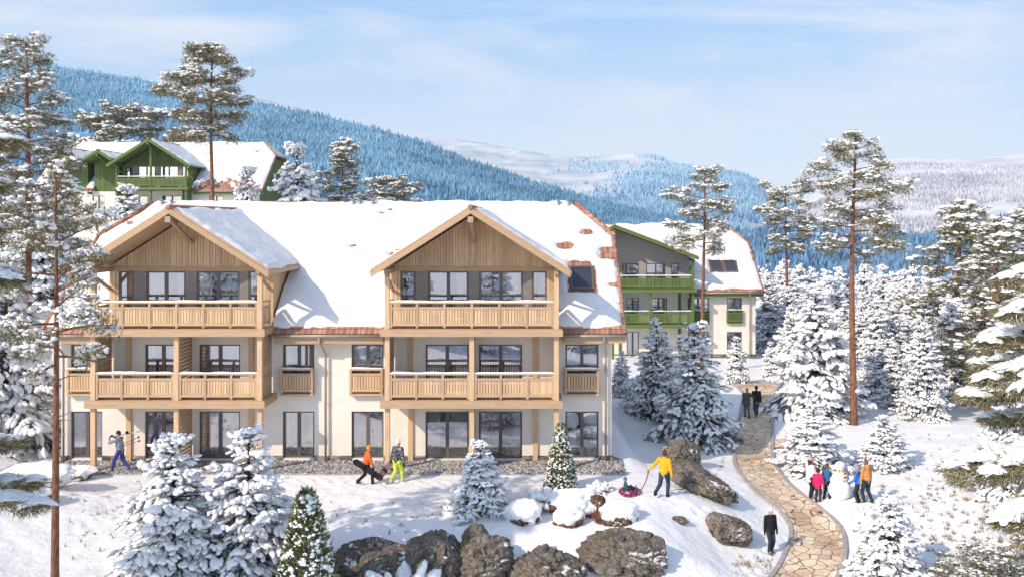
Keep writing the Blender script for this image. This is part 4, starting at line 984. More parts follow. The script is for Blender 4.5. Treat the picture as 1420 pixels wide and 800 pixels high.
# near snow-padded conifers at both edges
def laden(seed, h, rmax, layers, z0, side, taper=.75, gap=None):
    rr = random.Random(seed); tb, nb, sb = MB(), MB(), MB(); tb.tube([(0, 0, -.5), (0, 0, h)], [.24, .03], 10); pc, pr = [], []; bases, dirs = [], []
    V0, F0 = ico(4)
    for i in range(layers):
        t = i / (layers - 1); z = z0 + (h - z0) * t * .97; L0 = rmax * (1 - t * taper)
        if gap and gap[0] < z < gap[1]: continue
        for k in range(5):
            a = side + rr.uniform(-1.9, 1.9) if k < 4 else rr.uniform(0, 6.28); L = L0 * rr.uniform(.75, 1.1); d = np.array([math.cos(a), math.sin(a), 0])
            pts = np.array([d * L * s + np.array([0, 0, z - .06 * L * s - .14 * L * s * s]) for s in np.linspace(0, 1, 6)]); tb.tube(pts, np.linspace(.05, .012, 6), 5, cap=False)
            for s in (.45, .72, .95):
                p = pts[0] + (pts[-1] - pts[0]) * s; p[2] = np.interp(s, np.linspace(0, 1, 6), pts[:, 2])
                n = 620
                u = rng.normal(size=(n, 3)); u /= np.linalg.norm(u, axis=1)[:, None]; rad = .62 * (1.1 - .4 * s)
                bases.append(p + u * rng.random((n, 1)) ** .5 * rad * 1.12 * np.array([1, 1, .30]) - np.array([0, 0, .06])); dv = rng.normal(size=(n, 3)) * .5 + d * .6 + np.array([0, 0, -.35]) + u * .6; dirs.append(dv)
                if rr.random() > 1.0: continue
                R_ = rad * rr.uniform(.75, 1.05); sq = V0.copy(); nz = fbm(V0 * 2.3 + rr.uniform(0, 90), 3, seed); nz2 = fbm(V0 * 4.0 + rr.uniform(0, 90), 2, seed)
                sq = sq * (1 + .75 * nz + .16 * nz2)[:, None] * np.array([R_ * 1.1, R_ * .72, .10]); sq[:, 2] = np.where(sq[:, 2] < 0, sq[:, 2] * .35, sq[:, 2]); c_, s_ = math.cos(a), math.sin(a)
                X = sq[:, 0] * c_ - sq[:, 1] * s_; Y = sq[:, 0] * s_ + sq[:, 1] * c_; Z = sq[:, 2] - (np.hypot(X, Y) / R_) ** 2 * .07
                sb.add(np.stack([X, Y, Z], 1) + p + np.array([0, 0, .09]), F0)
    needles(nb, np.vstack(bases), np.vstack(dirs), .2, .011)
    return tb, nb, sb
make_tree('ladenR', 'laden', laden(3, 11.0, 3.5, 8, 5.6, PI, .45), PIM, SPN); make_tree('ladenL', 'laden', laden(6, 13.6, 2.5, 9, 4.4, 0.0, .35, (5.7, 9.2)), PIM, SPN)
x, d, z = XD(1490, 24); place_tree('ladenR', 'snow_laden_fir_tree', 'near conifer at the right edge with smooth thick snow pads on its boughs', 'conifer', (x, d, z), 1.0, 0, None, (9.6 - z) / 11.0)
x, d, z = XD(-104, 21.5); place_tree('ladenL', 'snow_laden_fir_tree', 'near conifer reaching in at the left edge with thick snow on its boughs', 'conifer', (x, d, z), 1.0, 0, None, (13.0 - z) / 13.6)
# dry grass tufts poking out of the snow
gb = MB(); bs, dr = [], []
rg = random.Random(9)
def tuft(px, py, n=9, s=1.0):
    x, y, z = G(px, py)
    for _ in range(n): bs.append((x + rg.gauss(0, .05 * s), y + rg.gauss(0, .05 * s), z - .02)); dr.append((rg.gauss(0, .5), rg.gauss(0, .5), 1.0))
for _ in range(330): tuft(rg.uniform(1180, 1410), rg.uniform(672, 790), rg.randint(3, 12), .9)
for _ in range(70): tuft(rg.uniform(1240, 1400), rg.uniform(600, 670), rg.randint(2, 8), .9)
for _ in range(60): tuft(rg.uniform(90, 230), rg.uniform(665, 780), rg.randint(1, 5), .7)
for _ in range(40): tuft(rg.uniform(440, 640), rg.uniform(690, 740), rg.randint(1, 5), .7)
for _ in range(50): tuft(rg.uniform(990, 1025), rg.uniform(600, 660), rg.randint(1, 5), .7)
for _ in range(26): tuft(rg.uniform(1012, 1085), rg.uniform(770, 798), rg.randint(4, 12), 1.6)
needles(gb, np.array(bs), np.array(dr), rng.uniform(.09, .24, len(bs)), .019)
tag(gb.build('dry_grass', needle_mat('dry_grass', (.16, .10, .05), (.42, .31, .18))), kind='stuff')

# ------------------------------------------------------------------ rocks
def rock(name, label, c, r, seed, mat, rz=0, tilt=0, cap=0.0, sub=6, amp=.42, cat='boulder'):
    V, Fc = ico(sub); r = np.array(r); q = fbm(V * 1.2 + seed * 7.3, 3, seed)
    W = V * (1 + amp * q)[:, None]
    # broken facets, then clefts and a rough grain
    gen = np.random.default_rng(seed * 31)
    for i in range(17):
        nrm = gen.normal(size=3) * np.array([1, 1, .8]); nrm /= np.linalg.norm(nrm); lim = gen.uniform(.58, .85); ex = np.clip(W @ nrm - lim, 0, None); W = W - (ex * .86)[:, None] * nrm
    tl = gen.normal(size=3) * np.array([1, .6, .35]); lay = V @ (tl / np.linalg.norm(tl)) * 4.2 + fbm(V * 1.6 + seed, 3, seed + 2) * 1.5; lf = lay - np.floor(lay)
    steps = (np.clip(lf / .82, 0, 1) - np.clip((lf - .82) / .18, 0, 1)) * .085
    cr = np.abs(fbm(V * 1.9 + seed * 1.7, 3, seed + 20)); crack = np.clip(1 - cr / .05, 0, 1) * .17; cr2 = np.abs(fbm(V * 4.6 + seed * 2.7, 3, seed + 24)); crack2 = np.clip(1 - cr2 / .06, 0, 1) * .05
    fine = fbm(V * 6 + seed, 5, seed + 9, .6) * .06
    W = W + V * (steps + fine - crack - crack2)[:, None]; W = W * r
    b = MB(); b.add(W, Fc); o = b.build(name, mat, None, True); o.location = c; o.rotation_euler = (0, tilt, rz); tag(o, label, cat)
    if cap:
        nz_ = W[:, 2] / r[2]; inten = np.clip((nz_ - (-.75 if cap > .9 else .1) + .30 * fbm(V * 1.8 + seed, 3, 4)) / .5, 0, 1); S = V * (1 + amp * q)[:, None] * r * .93; S[:, 2] += np.sqrt(inten) * .14 * cap - .02; S[:, :2] *= (1 + .05 * np.sqrt(inten))[:, None]; S = np.where((inten > 0)[:, None], S, W * .9)
        keep = (inten[Fc] > 0).any(1); sb = MB(); sb.add(S, Fc[keep]); sb.build('snow_cap', M['snow'], o, True)
    return o
def rk(label, px, py, w_px, h_px, seed, mat, dep=.8, cap=0, rz=0, tilt=0, sink=.3, name='boulder', amp=.42):
    """px, py: middle of the foot line"""
    x, y, z = G(px, py); s = y / F; rx, rz_ = w_px * s / 2, h_px * s / 2 * 1.0
    return rock(name, label, (x, y + rx * dep * .5, z + rz_ * (1 - sink)), (rx, rx * dep, rz_ * (1 + sink * .5)), seed, mat, rz, tilt, cap, 6, amp)
rk('leftmost of the four grey boulders along the bottom edge, long and low', 522, 836, 158, 88, 3, M['rock'], .8, sink=.35)
rk('grey boulder second from left in the row along the bottom edge', 594, 826, 124, 82, 4, M['rock'], .85, sink=.35)
rk('upright grey boulder in the middle of the row along the bottom edge', 668, 830, 96, 92, 5, M['rock'], .9, sink=.3)
rk('grey boulder right of the upright one, cut by the bottom edge', 752, 836, 134, 72, 6, M['rock'], .8, sink=.35)
rk('large grey boulder standing alone right of the bottom row, below the snow-capped stones', 866, 806, 130, 62, 7, M['rock'], .75, sink=.4)
rk('grey boulder under the large shaded spruce, uphill end of the long outcrop', 950, 650, 66, 40, 8, M['rock'], 1.0, 0, .2, .25)
rk('long grey boulder sloping down behind the man in the yellow jacket', 980, 690, 112, 36, 9, M['rock'], .75, 0, -.25, .42)
rk('grey boulder alone on the snow slope left of the person in black', 1012, 756, 76, 42, 10, M['rock'], .8, 0, -.2, .3)
rk('small flat grey stone on the snow between the man in yellow and the lone boulder', 943, 726, 24, 11, 12, M['rock'], .8, 0, 0, .2, .3, 'stone')
rk('snow-capped stone right beside the round young spruce', 729, 727, 54, 28, 13, M['rock_brown'], .8, 1.0, sink=.48)
rk('largest snow-capped stone, in the middle of the stones below the thuja', 796, 714, 74, 32, 14, M['rock_brown'], .8, 1.2, sink=.48)
rk('snow-capped stone in front of the largest one', 790, 729, 48, 24, 18, M['rock_brown'], .8, 1.1, sink=.48)
rk('bare reddish-brown stone between the snow-capped stones', 824, 716, 46, 34, 15, M['rock_brown'], .8)
rk('snow-capped stone farthest right in the group below the thuja', 860, 724, 62, 24, 16, M['rock_brown'], .8, 1.0, sink=.48)
rk('flat snow-covered ledge stone at the left edge, left of the bare pine trunk', 40, 676, 110, 26, 17, M['rock'], .6, 1.2)
rk('snow-covered stone just right of the bare pine trunk at the left', 100, 668, 50, 18, 19, M['rock'], .7, 1.1)
rk('low snow-covered stone at the left edge, below the ledge stone', 20, 700, 90, 22, 22, M['rock'], .6, 1.2)
# bare reddish twigs by the brown stone
tw = MB(); x, y, z = G(828, 722)
for i in range(70):
    a = RD.uniform(0, 6.28); e = RD.uniform(.5, 1.4); L = RD.uniform(.25, .6); d = np.array([math.cos(a) * math.cos(e), math.sin(a) * math.cos(e), math.sin(e)])
    p = np.array([x, y - .35, z]); tw.tube([p, p + d * L * .6, p + d * L + np.array([0, 0, .05])], [.009, .007, .003], 4)
tag(tw.build('twig_shrub', plain('red_twigs', (.25, .10, .07))), 'leafless reddish shrub in front of the bare brown stone', 'shrub')
# ------------------------------------------------------------------ mountains
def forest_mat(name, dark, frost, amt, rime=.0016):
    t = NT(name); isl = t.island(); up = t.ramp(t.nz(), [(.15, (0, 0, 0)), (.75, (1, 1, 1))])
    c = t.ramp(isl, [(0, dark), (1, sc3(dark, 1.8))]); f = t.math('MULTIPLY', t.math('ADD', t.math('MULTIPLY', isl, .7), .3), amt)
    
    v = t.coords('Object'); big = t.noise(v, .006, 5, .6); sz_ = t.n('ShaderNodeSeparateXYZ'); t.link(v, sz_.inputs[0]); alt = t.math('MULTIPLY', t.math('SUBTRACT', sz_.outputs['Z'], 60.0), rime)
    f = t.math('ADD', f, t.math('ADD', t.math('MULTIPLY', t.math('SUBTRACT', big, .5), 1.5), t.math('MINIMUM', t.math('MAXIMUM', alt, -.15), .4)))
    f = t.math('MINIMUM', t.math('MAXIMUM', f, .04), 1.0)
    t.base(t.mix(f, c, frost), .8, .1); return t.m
def cones(b, P_, h, r, n=6):
    N = len(P_); ang = np.arange(n) / n * 2 * PI; tw = rng.uniform(0, 6, N)
    A = ang[None] + tw[:, None]; J = rng.uniform(.8, 1.2, (N, n))
    ring = np.stack([np.cos(A) * r[:, None] * J, np.sin(A) * r[:, None] * J, np.zeros((N, n)) + h[:, None] * .04 * rng.normal(size=(N, n))], -1) + P_[:, None]
    mid = np.stack([np.cos(A + .5) * r[:, None] * .62 * J, np.sin(A + .5) * r[:, None] * .62 * J, np.tile((h * .42)[:, None], (1, n))], -1) + P_[:, None]
    top = P_ + np.stack([rng.normal(0, .03, N) * h, rng.normal(0, .03, N) * h, h], 1)
    V = np.concatenate([ring, mid, top[:, None]], 1); o = (np.arange(N) * (2 * n + 1))[:, None, None]; j = np.arange(n); k = (j + 1) % n
    f1 = np.stack([j, k, n + j], 1); f2_ = np.stack([k, n + k, n + j], 1); f3_ = np.stack([n + j, n + k, np.full(n, 2 * n)], 1)
    Fq = np.concatenate([f1, f2_, f3_], 0)[None] + o; b.add(V.reshape(-1, 3), Fq.reshape(-1, 3))
def mountain(name, ridge, dfoot, zfoot, mat, prof, rough, forests, ns=260, nt=110, seed=1, back=1.35):
    """ridge: (px, py, d) points; the slope runs from the foot line up to them and over"""
    R_ = np.array(ridge, float); s = np.linspace(0, 1, ns); px = R_[0, 0] + (R_[-1, 0] - R_[0, 0]) * s
    cm = catmull(R_, 24); py = np.interp(px, cm[:, 0], cm[:, 1]); dr = np.interp(px, cm[:, 0], cm[:, 2])
    t = np.linspace(0, back, nt)
    def surf(pxv, pyv, drv, tv):
        df = dfoot(pxv) if callable(dfoot) else dfoot
        d = df + (drv - df) * tv; zr = CZ - (pyv - VY) * drv / F; pz = np.where(tv <= 1, prof(np.clip(tv, 0, 1)), 1 - (tv - 1) * 1.2)
        x = (pxv - VX) * d / F; z = zfoot + (zr - zfoot) * pz
        w = np.clip(tv, 0, 1) * np.clip(1.05 - tv, .1, 1)
        z = z + rough * (fbm2(x, d, rough * 9, 5, seed) * w * 2.2 + .12 * fbm2(x, d, rough * 1.4, 3, seed + 3) * np.minimum(1, tv * 3))
        return x, d, z
    PX, TT = np.meshgrid(px, t, indexing='ij'); PY = np.repeat(py[:, None], nt, 1); DR = np.repeat(dr[:, None], nt, 1)
    x, d, z = surf(PX, PY, DR, TT); b = MB(); ii = np.arange(x.size).reshape(x.shape)
    b.add(np.stack([x, d, z], -1).reshape(-1, 3), np.stack([ii[:-1, :-1], ii[1:, :-1], ii[1:, 1:], ii[:-1, 1:]], -1).reshape(-1, 4))
    tag(b.build(name, mat, smooth=True), kind='structure')
    for fname, fm, N, cond, hh, rr_ in forests:
        pv = rng.uniform(px[0], px[-1], N); tv = rng.random(N) ** .8; pyv = np.interp(pv, px, py); drv = np.interp(pv, px, dr); X, D, Z = surf(pv, pyv, drv, tv)
        nz = fbm2(X, D, 160, 4, seed + 7); k = cond(pv, tv, nz, X, D)
        X, D, Z, = X[k], D[k], Z[k]; h = rng.uniform(.5, 1.35, len(X)) * hh; fb = MB(); cones(fb, np.stack([X, D, Z - h * .06], 1), h, h * rr_ * rng.uniform(.85, 1.2, len(X)))
        tag(fb.build(fname, fm), kind='stuff')
M['haze_blue_forest'] = forest_mat('haze_blue_frosted_wood', (.012, .06, .125), (.235, .44, .585), .7)  # blue of the distant air is mixed into the tree and frost colours
M['deep_forest'] = forest_mat('deep_haze_blue_wood', (.012, .055, .12), (.26, .42, .58), .7)  # deep blue imitates haze in the colour, besides the haze volume
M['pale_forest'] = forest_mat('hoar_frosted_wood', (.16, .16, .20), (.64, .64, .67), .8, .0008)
M['mid_forest'] = forest_mat('haze_tinted_frosted_wood', (.03, .11, .21), (.34, .52, .66), .9)  # needles and frost painted bluish to suggest far haze
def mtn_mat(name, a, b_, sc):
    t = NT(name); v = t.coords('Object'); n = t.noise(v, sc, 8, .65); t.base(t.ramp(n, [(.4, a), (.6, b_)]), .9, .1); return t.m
M['mt_haze_blue'] = mtn_mat('haze_blue_wooded_slope', (.02, .10, .18), (.15, .33, .47), .02); M['mt_white'] = mtn_mat('snow_slope', (.50, .515, .55), (.68, .685, .71), .006); M['mt_mix'] = mtn_mat('half_snowy_slope', (.38, .43, .49), (.60, .615, .64), .008)  # the wooded slope is painted blue as if seen through haze
# big wooded slope at the left
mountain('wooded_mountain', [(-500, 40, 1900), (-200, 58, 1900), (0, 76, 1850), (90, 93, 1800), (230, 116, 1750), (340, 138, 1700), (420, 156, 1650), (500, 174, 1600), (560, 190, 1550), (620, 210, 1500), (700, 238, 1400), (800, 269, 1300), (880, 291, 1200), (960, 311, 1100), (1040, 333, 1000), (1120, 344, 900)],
         lambda p: 330 + np.clip(p - 600, 0, 500) * .25, -38, M['mt_haze_blue'], lambda t: .62 * t + .38 * t * t, 20,
         [('mountain_spruce_wood', M['haze_blue_forest'], 90000, lambda p, t, n, X, D: (t > .02) & (t < 1.0) & (n > -.42) & ((t < .86) | (rng.random(len(p)) < .55)) & (np.abs(t - .52 - .05 * n) > .012), 7.2, .25)], 260, 120, 1)
mountain('wooded_hill', [(-400, 70, 700), (0, 185, 620), (200, 235, 560), (420, 252, 600), (560, 262, 620), (700, 284, 640), (820, 300, 640), (920, 316, 600), (1010, 336, 560), (1060, 350, 520)], lambda p: 260, -34, M['mt_haze_blue'], lambda t: .8 * t + .2 * t * t, 7,
         [('hill_spruce_wood', M['haze_blue_forest'], 9000, lambda p, t, n, X, D: (t > .15) & (n > -.5), 9.0, .25)], 140, 50, 3) if False else None
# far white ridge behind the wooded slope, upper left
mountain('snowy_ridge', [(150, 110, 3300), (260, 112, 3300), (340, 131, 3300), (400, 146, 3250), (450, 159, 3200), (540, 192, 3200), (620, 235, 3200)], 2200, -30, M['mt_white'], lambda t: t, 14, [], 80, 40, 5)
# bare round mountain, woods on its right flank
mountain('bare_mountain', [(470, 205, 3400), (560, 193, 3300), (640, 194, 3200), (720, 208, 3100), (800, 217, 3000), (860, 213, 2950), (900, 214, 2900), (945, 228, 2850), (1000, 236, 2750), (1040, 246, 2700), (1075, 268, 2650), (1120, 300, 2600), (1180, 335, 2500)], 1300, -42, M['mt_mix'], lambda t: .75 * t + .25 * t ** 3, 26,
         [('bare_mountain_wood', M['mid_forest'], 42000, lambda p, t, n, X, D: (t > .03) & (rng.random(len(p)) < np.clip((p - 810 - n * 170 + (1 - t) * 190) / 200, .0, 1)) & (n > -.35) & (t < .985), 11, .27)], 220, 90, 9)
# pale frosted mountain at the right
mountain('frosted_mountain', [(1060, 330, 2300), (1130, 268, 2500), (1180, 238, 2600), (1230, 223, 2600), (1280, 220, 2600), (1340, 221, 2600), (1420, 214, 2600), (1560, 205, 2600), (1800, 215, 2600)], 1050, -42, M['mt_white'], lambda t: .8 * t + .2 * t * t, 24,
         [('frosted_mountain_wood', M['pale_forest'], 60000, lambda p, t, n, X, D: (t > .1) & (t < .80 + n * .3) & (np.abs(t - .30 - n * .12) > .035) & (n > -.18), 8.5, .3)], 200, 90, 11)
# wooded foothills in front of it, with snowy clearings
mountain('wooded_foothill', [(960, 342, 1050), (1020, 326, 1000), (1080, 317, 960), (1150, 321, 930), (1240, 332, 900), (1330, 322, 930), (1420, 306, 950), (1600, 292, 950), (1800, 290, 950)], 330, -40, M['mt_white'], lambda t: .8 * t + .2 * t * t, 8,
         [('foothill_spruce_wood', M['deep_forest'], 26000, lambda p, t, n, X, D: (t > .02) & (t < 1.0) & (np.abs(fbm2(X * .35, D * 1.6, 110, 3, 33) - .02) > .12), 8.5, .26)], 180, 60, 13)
# the wooded valley floor
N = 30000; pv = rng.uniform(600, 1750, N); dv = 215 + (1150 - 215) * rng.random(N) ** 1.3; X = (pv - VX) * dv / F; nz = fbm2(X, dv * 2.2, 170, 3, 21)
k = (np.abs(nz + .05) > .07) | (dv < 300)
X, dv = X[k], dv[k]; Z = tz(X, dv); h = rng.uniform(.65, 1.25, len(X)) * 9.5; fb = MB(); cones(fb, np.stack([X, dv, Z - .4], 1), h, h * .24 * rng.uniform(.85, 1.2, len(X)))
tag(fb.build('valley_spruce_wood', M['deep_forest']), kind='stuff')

# ------------------------------------------------------------------ people
SKIN = plain('skin', (.50, .29, .20), .55); SHOE = plain('black_boots', (.022, .020, .020))
CL = {}
def cloth(name, c):
    if name not in CL: CL[name] = plain(name, c, .85, .15)
    return CL[name]
def camo():
    t = NT('mottled_camouflage'); v = t.coords('Object'); n = t.noise(v, 13, 2, .5); t.base(t.ramp(n, [(.42, (.03, .032, .04)), (.48, (.14, .15, .17)), (.55, (.06, .06, .07)), (.62, (.36, .37, .38))], 'CONSTANT'), .85, .15); return t.m
def stripe(name, cols, sc, ax='Z'):
    t = NT(name); s = t.n('ShaderNodeSeparateXYZ'); t.link(t.coords('Object'), s.inputs[0]); f = t.math('FRACT', t.math('MULTIPLY', s.outputs[ax], sc)); t.base(t.ramp(f, [(i / len(cols), c) for i, c in enumerate(cols)], 'CONSTANT'), .85, .15); return t.m
def ik(a, b, l1, l2, pole):
    a, b, pole = np.array(a, float), np.array(b, float), np.array(pole, float); d = b - a; L = np.linalg.norm(d); d /= L; L2 = min(L, (l1 + l2) * .998); b = a + d * L2
    x = (l1 * l1 - l2 * l2 + L2 * L2) / (2 * L2); hgt = math.sqrt(max(0, l1 * l1 - x * x)); p = pole - d * np.dot(pole, d); p /= np.linalg.norm(p) + 1e-9
    return a + d * x + p * hgt, b
def hand_shape(b, w, dirn, side, k=1.0, curl=.5):
    w, d = np.array(w, float), np.array(dirn, float); d /= np.linalg.norm(d); pal = np.array([-side, 0, 0.]); pal -= d * np.dot(pal, d); pal /= np.linalg.norm(pal) + 1e-9; sd = np.cross(d, pal) * side
    for q in (-.026, 0, .026): b.capsule(w + sd * q * .7, w + d * .085 + sd * q, .019 * k, .017 * k, 8)
    for i, (q, L) in enumerate(((-.033, .060), (-.011, .074), (.011, .069), (.033, .054))):
        p = w + d * .088 + sd * q; v = d * math.cos(curl * .5) + pal * math.sin(curl * .5); e = p + v * L * .55; v2 = d * math.cos(curl * 1.5) + pal * math.sin(curl * 1.5); f = e + v2 * L * .55
        b.capsule(p, e, .0105 * k, .0095 * k, 7); b.capsule(e, f, .0095 * k, .008 * k, 7)
    p = w + d * .025 + sd * -.032; e = p + (d * .7 - sd * .65 + pal * .3) * .045; b.capsule(p, e, .013 * k, .011 * k, 7); b.capsule(e, e + (d * .9 + pal * .35) * .035, .011 * k, .009 * k, 7)
def person(label, loc, H, yaw, pose, jacket, trousers, boots=None, hat=None, hair=None, gloves=None, hood=False, long=0.0, scarf=None, bulk=1.0, child=False, backpack=None):
    """yaw 0 faces away from the viewer (+y), 90 degrees faces left (-x). Pose in metres for a 1.75 m figure, scaled."""
    s = H / 1.75; root = empty('person', loc, math.radians(yaw), label, 'person')
    hs = 1.22 if child else 1.0
    g = lambda k, dflt: np.array(pose.get(k, dflt), float)
    hip = g('hip', (0, 0, .90)); lean = pose.get('lean', .05); tw = pose.get('twist', 0)
    ld = np.array([0, math.sin(lean), math.cos(lean)]); chest = hip + ld * .36; neck = hip + ld * .56; rx = np.array([math.cos(tw), math.sin(tw), 0])
    shl, shr = neck - ld * .05 - rx * .19, neck - ld * .05 + rx * .19; hd = g('head', neck + ld * .09 + np.array([0, .025, .09]))
    hl, hr = hip - rx * .095, hip + rx * .095
    fl, fr = g('fl', (-.1, 0, .08)), g('fr', (.1, 0, .08)); kn = g('knee', (0, 1, 0))
    kl, fl = ik(hl, fl, .43, .43, kn); kr, fr = ik(hr, fr, .43, .43, kn)
    wl, wr = g('wl', (-.26, .05, .80)), g('wr', (.26, .05, .80)); el, wl = ik(shl, wl, .29, .26, g('pl', (-.3, -1, -.3))); er, wr = ik(shr, wr, .29, .26, g('pr', (.3, -1, -.3)))
    yawh = pose.get('look', 0); cf, sf = math.cos(yawh), math.sin(yawh); hv = lambda x, y, z: hd + np.array([x * cf - y * sf, x * sf + y * cf, z]) * hs
    rot = np.array([[cf, -sf, 0], [sf, cf, 0], [0, 0, 1]])
    S = lambda b: setattr(b, 'v', [v * s for v in b.v]) or b
    b = MB()
    b.ell(hd, (.076 * hs, .095 * hs, .118 * hs), 3, rot); b.capsule(hv(0, .05, -.07), hv(0, .02, -.03), .05 * hs, .06 * hs); b.capsule(neck - ld * .05, hd - np.array([0, 0, .06]), .055, .052)
    b.capsule(hv(0, .092, .005), hv(0, .108, -.022), .010 * hs, .015 * hs, 8)
    for q in (-1, 1): b.capsule(hv(q * .078, -.005, -.025), hv(q * .08, -.012, .022), .014 * hs, .018 * hs, 8)
    b.capsule(hip, chest, .13, .135, 12); b.capsule(chest, neck - ld * .08, .13, .08, 12)
    for sh, e, w in ((shl, el, wl), (shr, er, wr)): b.capsule(neck - ld * .06, sh, .06, .055); b.capsule(sh, e, .05, .04); b.capsule(e, w, .04, .028)
    for h_, k, f in ((hl, kl, fl), (hr, kr, fr)): b.capsule(h_, k, .08, .055); b.capsule(k, f, .055, .038); b.capsule(f, f + np.array([0, .12, -.035]), .035, .03)
    for w, e, q in ((wl, el, -1), (wr, er, 1)): hand_shape(b, w, w - e, q, 1.0)
    remesh(S(b), 'body', SKIN, root, .0115 * s, 1)
    for q in (-1, 1):
        e = MB(); e.ell(hv(q * .032, .083, .018) * s, np.array((.011, .008, .008)) * s * hs, 2); e.build('eye', cloth('eye_dark', (.02, .015, .012)), root, True)
    m = MB(); m.capsule(hv(-.02, .088, -.05) * s, hv(.02, .088, -.05) * s, .006 * s, .006 * s, 6); m.build('mouth', cloth('lips', (.36, .13, .11)), root, True)
    B = bulk; j = MB()
    j.capsule(hip + ld * (.07 - long), chest, .155 * B + long * .12, .155 * B, 14); j.capsule(chest, neck - ld * .07, .155 * B, .10, 14); j.capsule(hip + ld * (.06 - long) - rx * .05, chest - rx * .06, .13 * B, .13 * B); j.capsule(hip + ld * (.06 - long) + rx * .05, chest + rx * .06, .13 * B, .13 * B)
    j.capsule(shl, shr, .075 * B, .075 * B, 12); j.capsule(neck - ld * .08, neck + ld * .02, .085, .068, 12)
    for sh, e, w in ((shl, el, wl), (shr, er, wr)): j.capsule(sh, e, .075 * B, .06 * B, 12); j.capsule(e, w + (w - e) * .02, .062 * B, .045 * B, 12)
    if hood: j.capsule(neck + np.array([0, -.08, .02]), neck + np.array([0, -.06, .06]), .09, .075, 12)
    remesh(S(j), 'jacket', jacket, root, .017 * s, 2)
    t = MB()
    t.capsule(hl, hr, .115 * B, .115 * B, 12)
    for h_, k, f in ((hl, kl, fl), (hr, kr, fr)): t.capsule(h_, k, .10 * B, .075 * B, 12); t.capsule(k, f + np.array([0, 0, .03]), .075 * B, .062 * B, 12)
    remesh(S(t), 'trousers', trousers, root, .015 * s, 2)
    for f in (fl, fr):
        o = MB(); o.capsule(f + np.array([0, -.02, .06]), f + np.array([0, -.02, -.03]), .052, .05); o.capsule(f + np.array([0, -.04, -.045]), f + np.array([0, .13, -.05]), .042, .038); remesh(S(o), 'boot', boots or SHOE, root, .012 * s, 1)
    if gloves is not None:
        for w, e, q in ((wl, el, -1), (wr, er, 1)):
            o = MB(); hand_shape(o, w, w - e, q, 1.4); o.capsule(w - (w - e) * .08, w + (w - e) * .05, .04, .036); remesh(S(o), 'glove', gloves, root, .011 * s, 1)
    if hat is not None:
        o = MB(); V, Fc = ico(3); W = V.copy() * np.array([.094, .112, .135]); W[:, 2] = np.where(V[:, 2] < -.05, -.0067 - (V[:, 2] + .05) * -.02, W[:, 2]); W = W @ rot.T; o.add(W * hs + hd + np.array([0, -.012, .018]), Fc)
        o.capsule(hv(0, -.06, .005), hv(0, -.04, -.03), .07 * hs, .055 * hs)
        if hat.get('pom'): o.ell(hd + np.array([0, -.02, .165]) * hs, (.038, .038, .038), 2)
        if hat.get('brim'): o.capsule(hv(0, .08, .035), hv(0, .13, .03), .06 * hs, .045 * hs)
        remesh(S(o), hat['name'], hat['m'], root, .013 * s, 1)
    if hair is not None:
        o = MB(); V, Fc = ico(3); k = (V[:, 1] < .35) | (V[:, 2] > .45); W = V * np.array([.088, .106, .13]); W = np.where(k[:, None], W, W * .8); W = W @ rot.T; o.add(W * hs + hd + np.array([0, -.012, .014]), Fc)
        if hair[1]: o.capsule(hv(0, -.07, -.02), hv(0, -.07, -.02 - hair[1]), .075 * hs, .05 * hs)
        remesh(S(o), 'hair', hair[0], root, .013 * s, 1)
    if scarf is not None:
        o = MB(); o.capsule(neck + np.array([-.05, .02, .0]), neck + np.array([.05, .02, 0]), .075, .075); o.capsule(neck + np.array([.05, .10, -.02]), chest + np.array([.04, .16, -.15]), .045, .035); remesh(S(o), 'scarf', scarf, root, .015 * s, 1)
    if backpack is not None:
        o = MB(); o.capsule(chest + np.array([-.06, -.2, -.12]), chest + np.array([-.06, -.19, .1]), .11, .1); o.capsule(chest + np.array([.06, -.2, -.12]), chest + np.array([.06, -.19, .1]), .11, .1); remesh(S(o), 'backpack', backpack, root, .018 * s, 2)
    M_ = Matrix.Translation(Vector(loc)) @ Matrix.Rotation(math.radians(yaw), 4, 'Z')
    return root, (lambda p: np.array(M_ @ Vector(np.array(p) * s))), dict(wl=wl, wr=wr, el=el, er=er, hd=hd, neck=neck, chest=chest)
def at(px, py, hp):
    x, y, z = G(px, py); return (x, y, z - .01), hp * y / F
BLK = cloth('black_trousers', (.018, .018, .02)); NAVY = cloth('navy_jeans', (.03, .055, .10))
# skier with skis on the shoulder, walking left
loc, H = at(171, 653, 56); loc = (loc[0], 38.75, .03)
r_, wp, K = person('skier in blue trousers and green jacket carrying skis over the shoulder', loc, 56 * 38.75 / F, 78, dict(hip=(0, 0, .88), lean=.12, fl=(-.1, .32, .09), fr=(.1, -.34, .14), wl=(-.2, .38, 1.42), wr=(.10, .42, 1.46), pl=(-1, -.2, -.6), pr=(1, .2, -.6)), stripe('green_grey_jacket', [(.30, .32, .35), (.10, .22, .05), (.22, .25, .27)], .9), cloth('royal_blue_trousers', (.045, .06, .24)), cloth('grey_boots', (.07, .09, .09)), dict(name='helmet', m=cloth('dark_helmet', (.045, .035, .04))), None, cloth('black_gloves', (.02, .02, .02)), bulk=1.05)
sh = K['neck'] + np.array([.17, -.02, .03])
dirs_ = np.array([0, -1, .22]); dirs_ /= np.linalg.norm(dirs_)
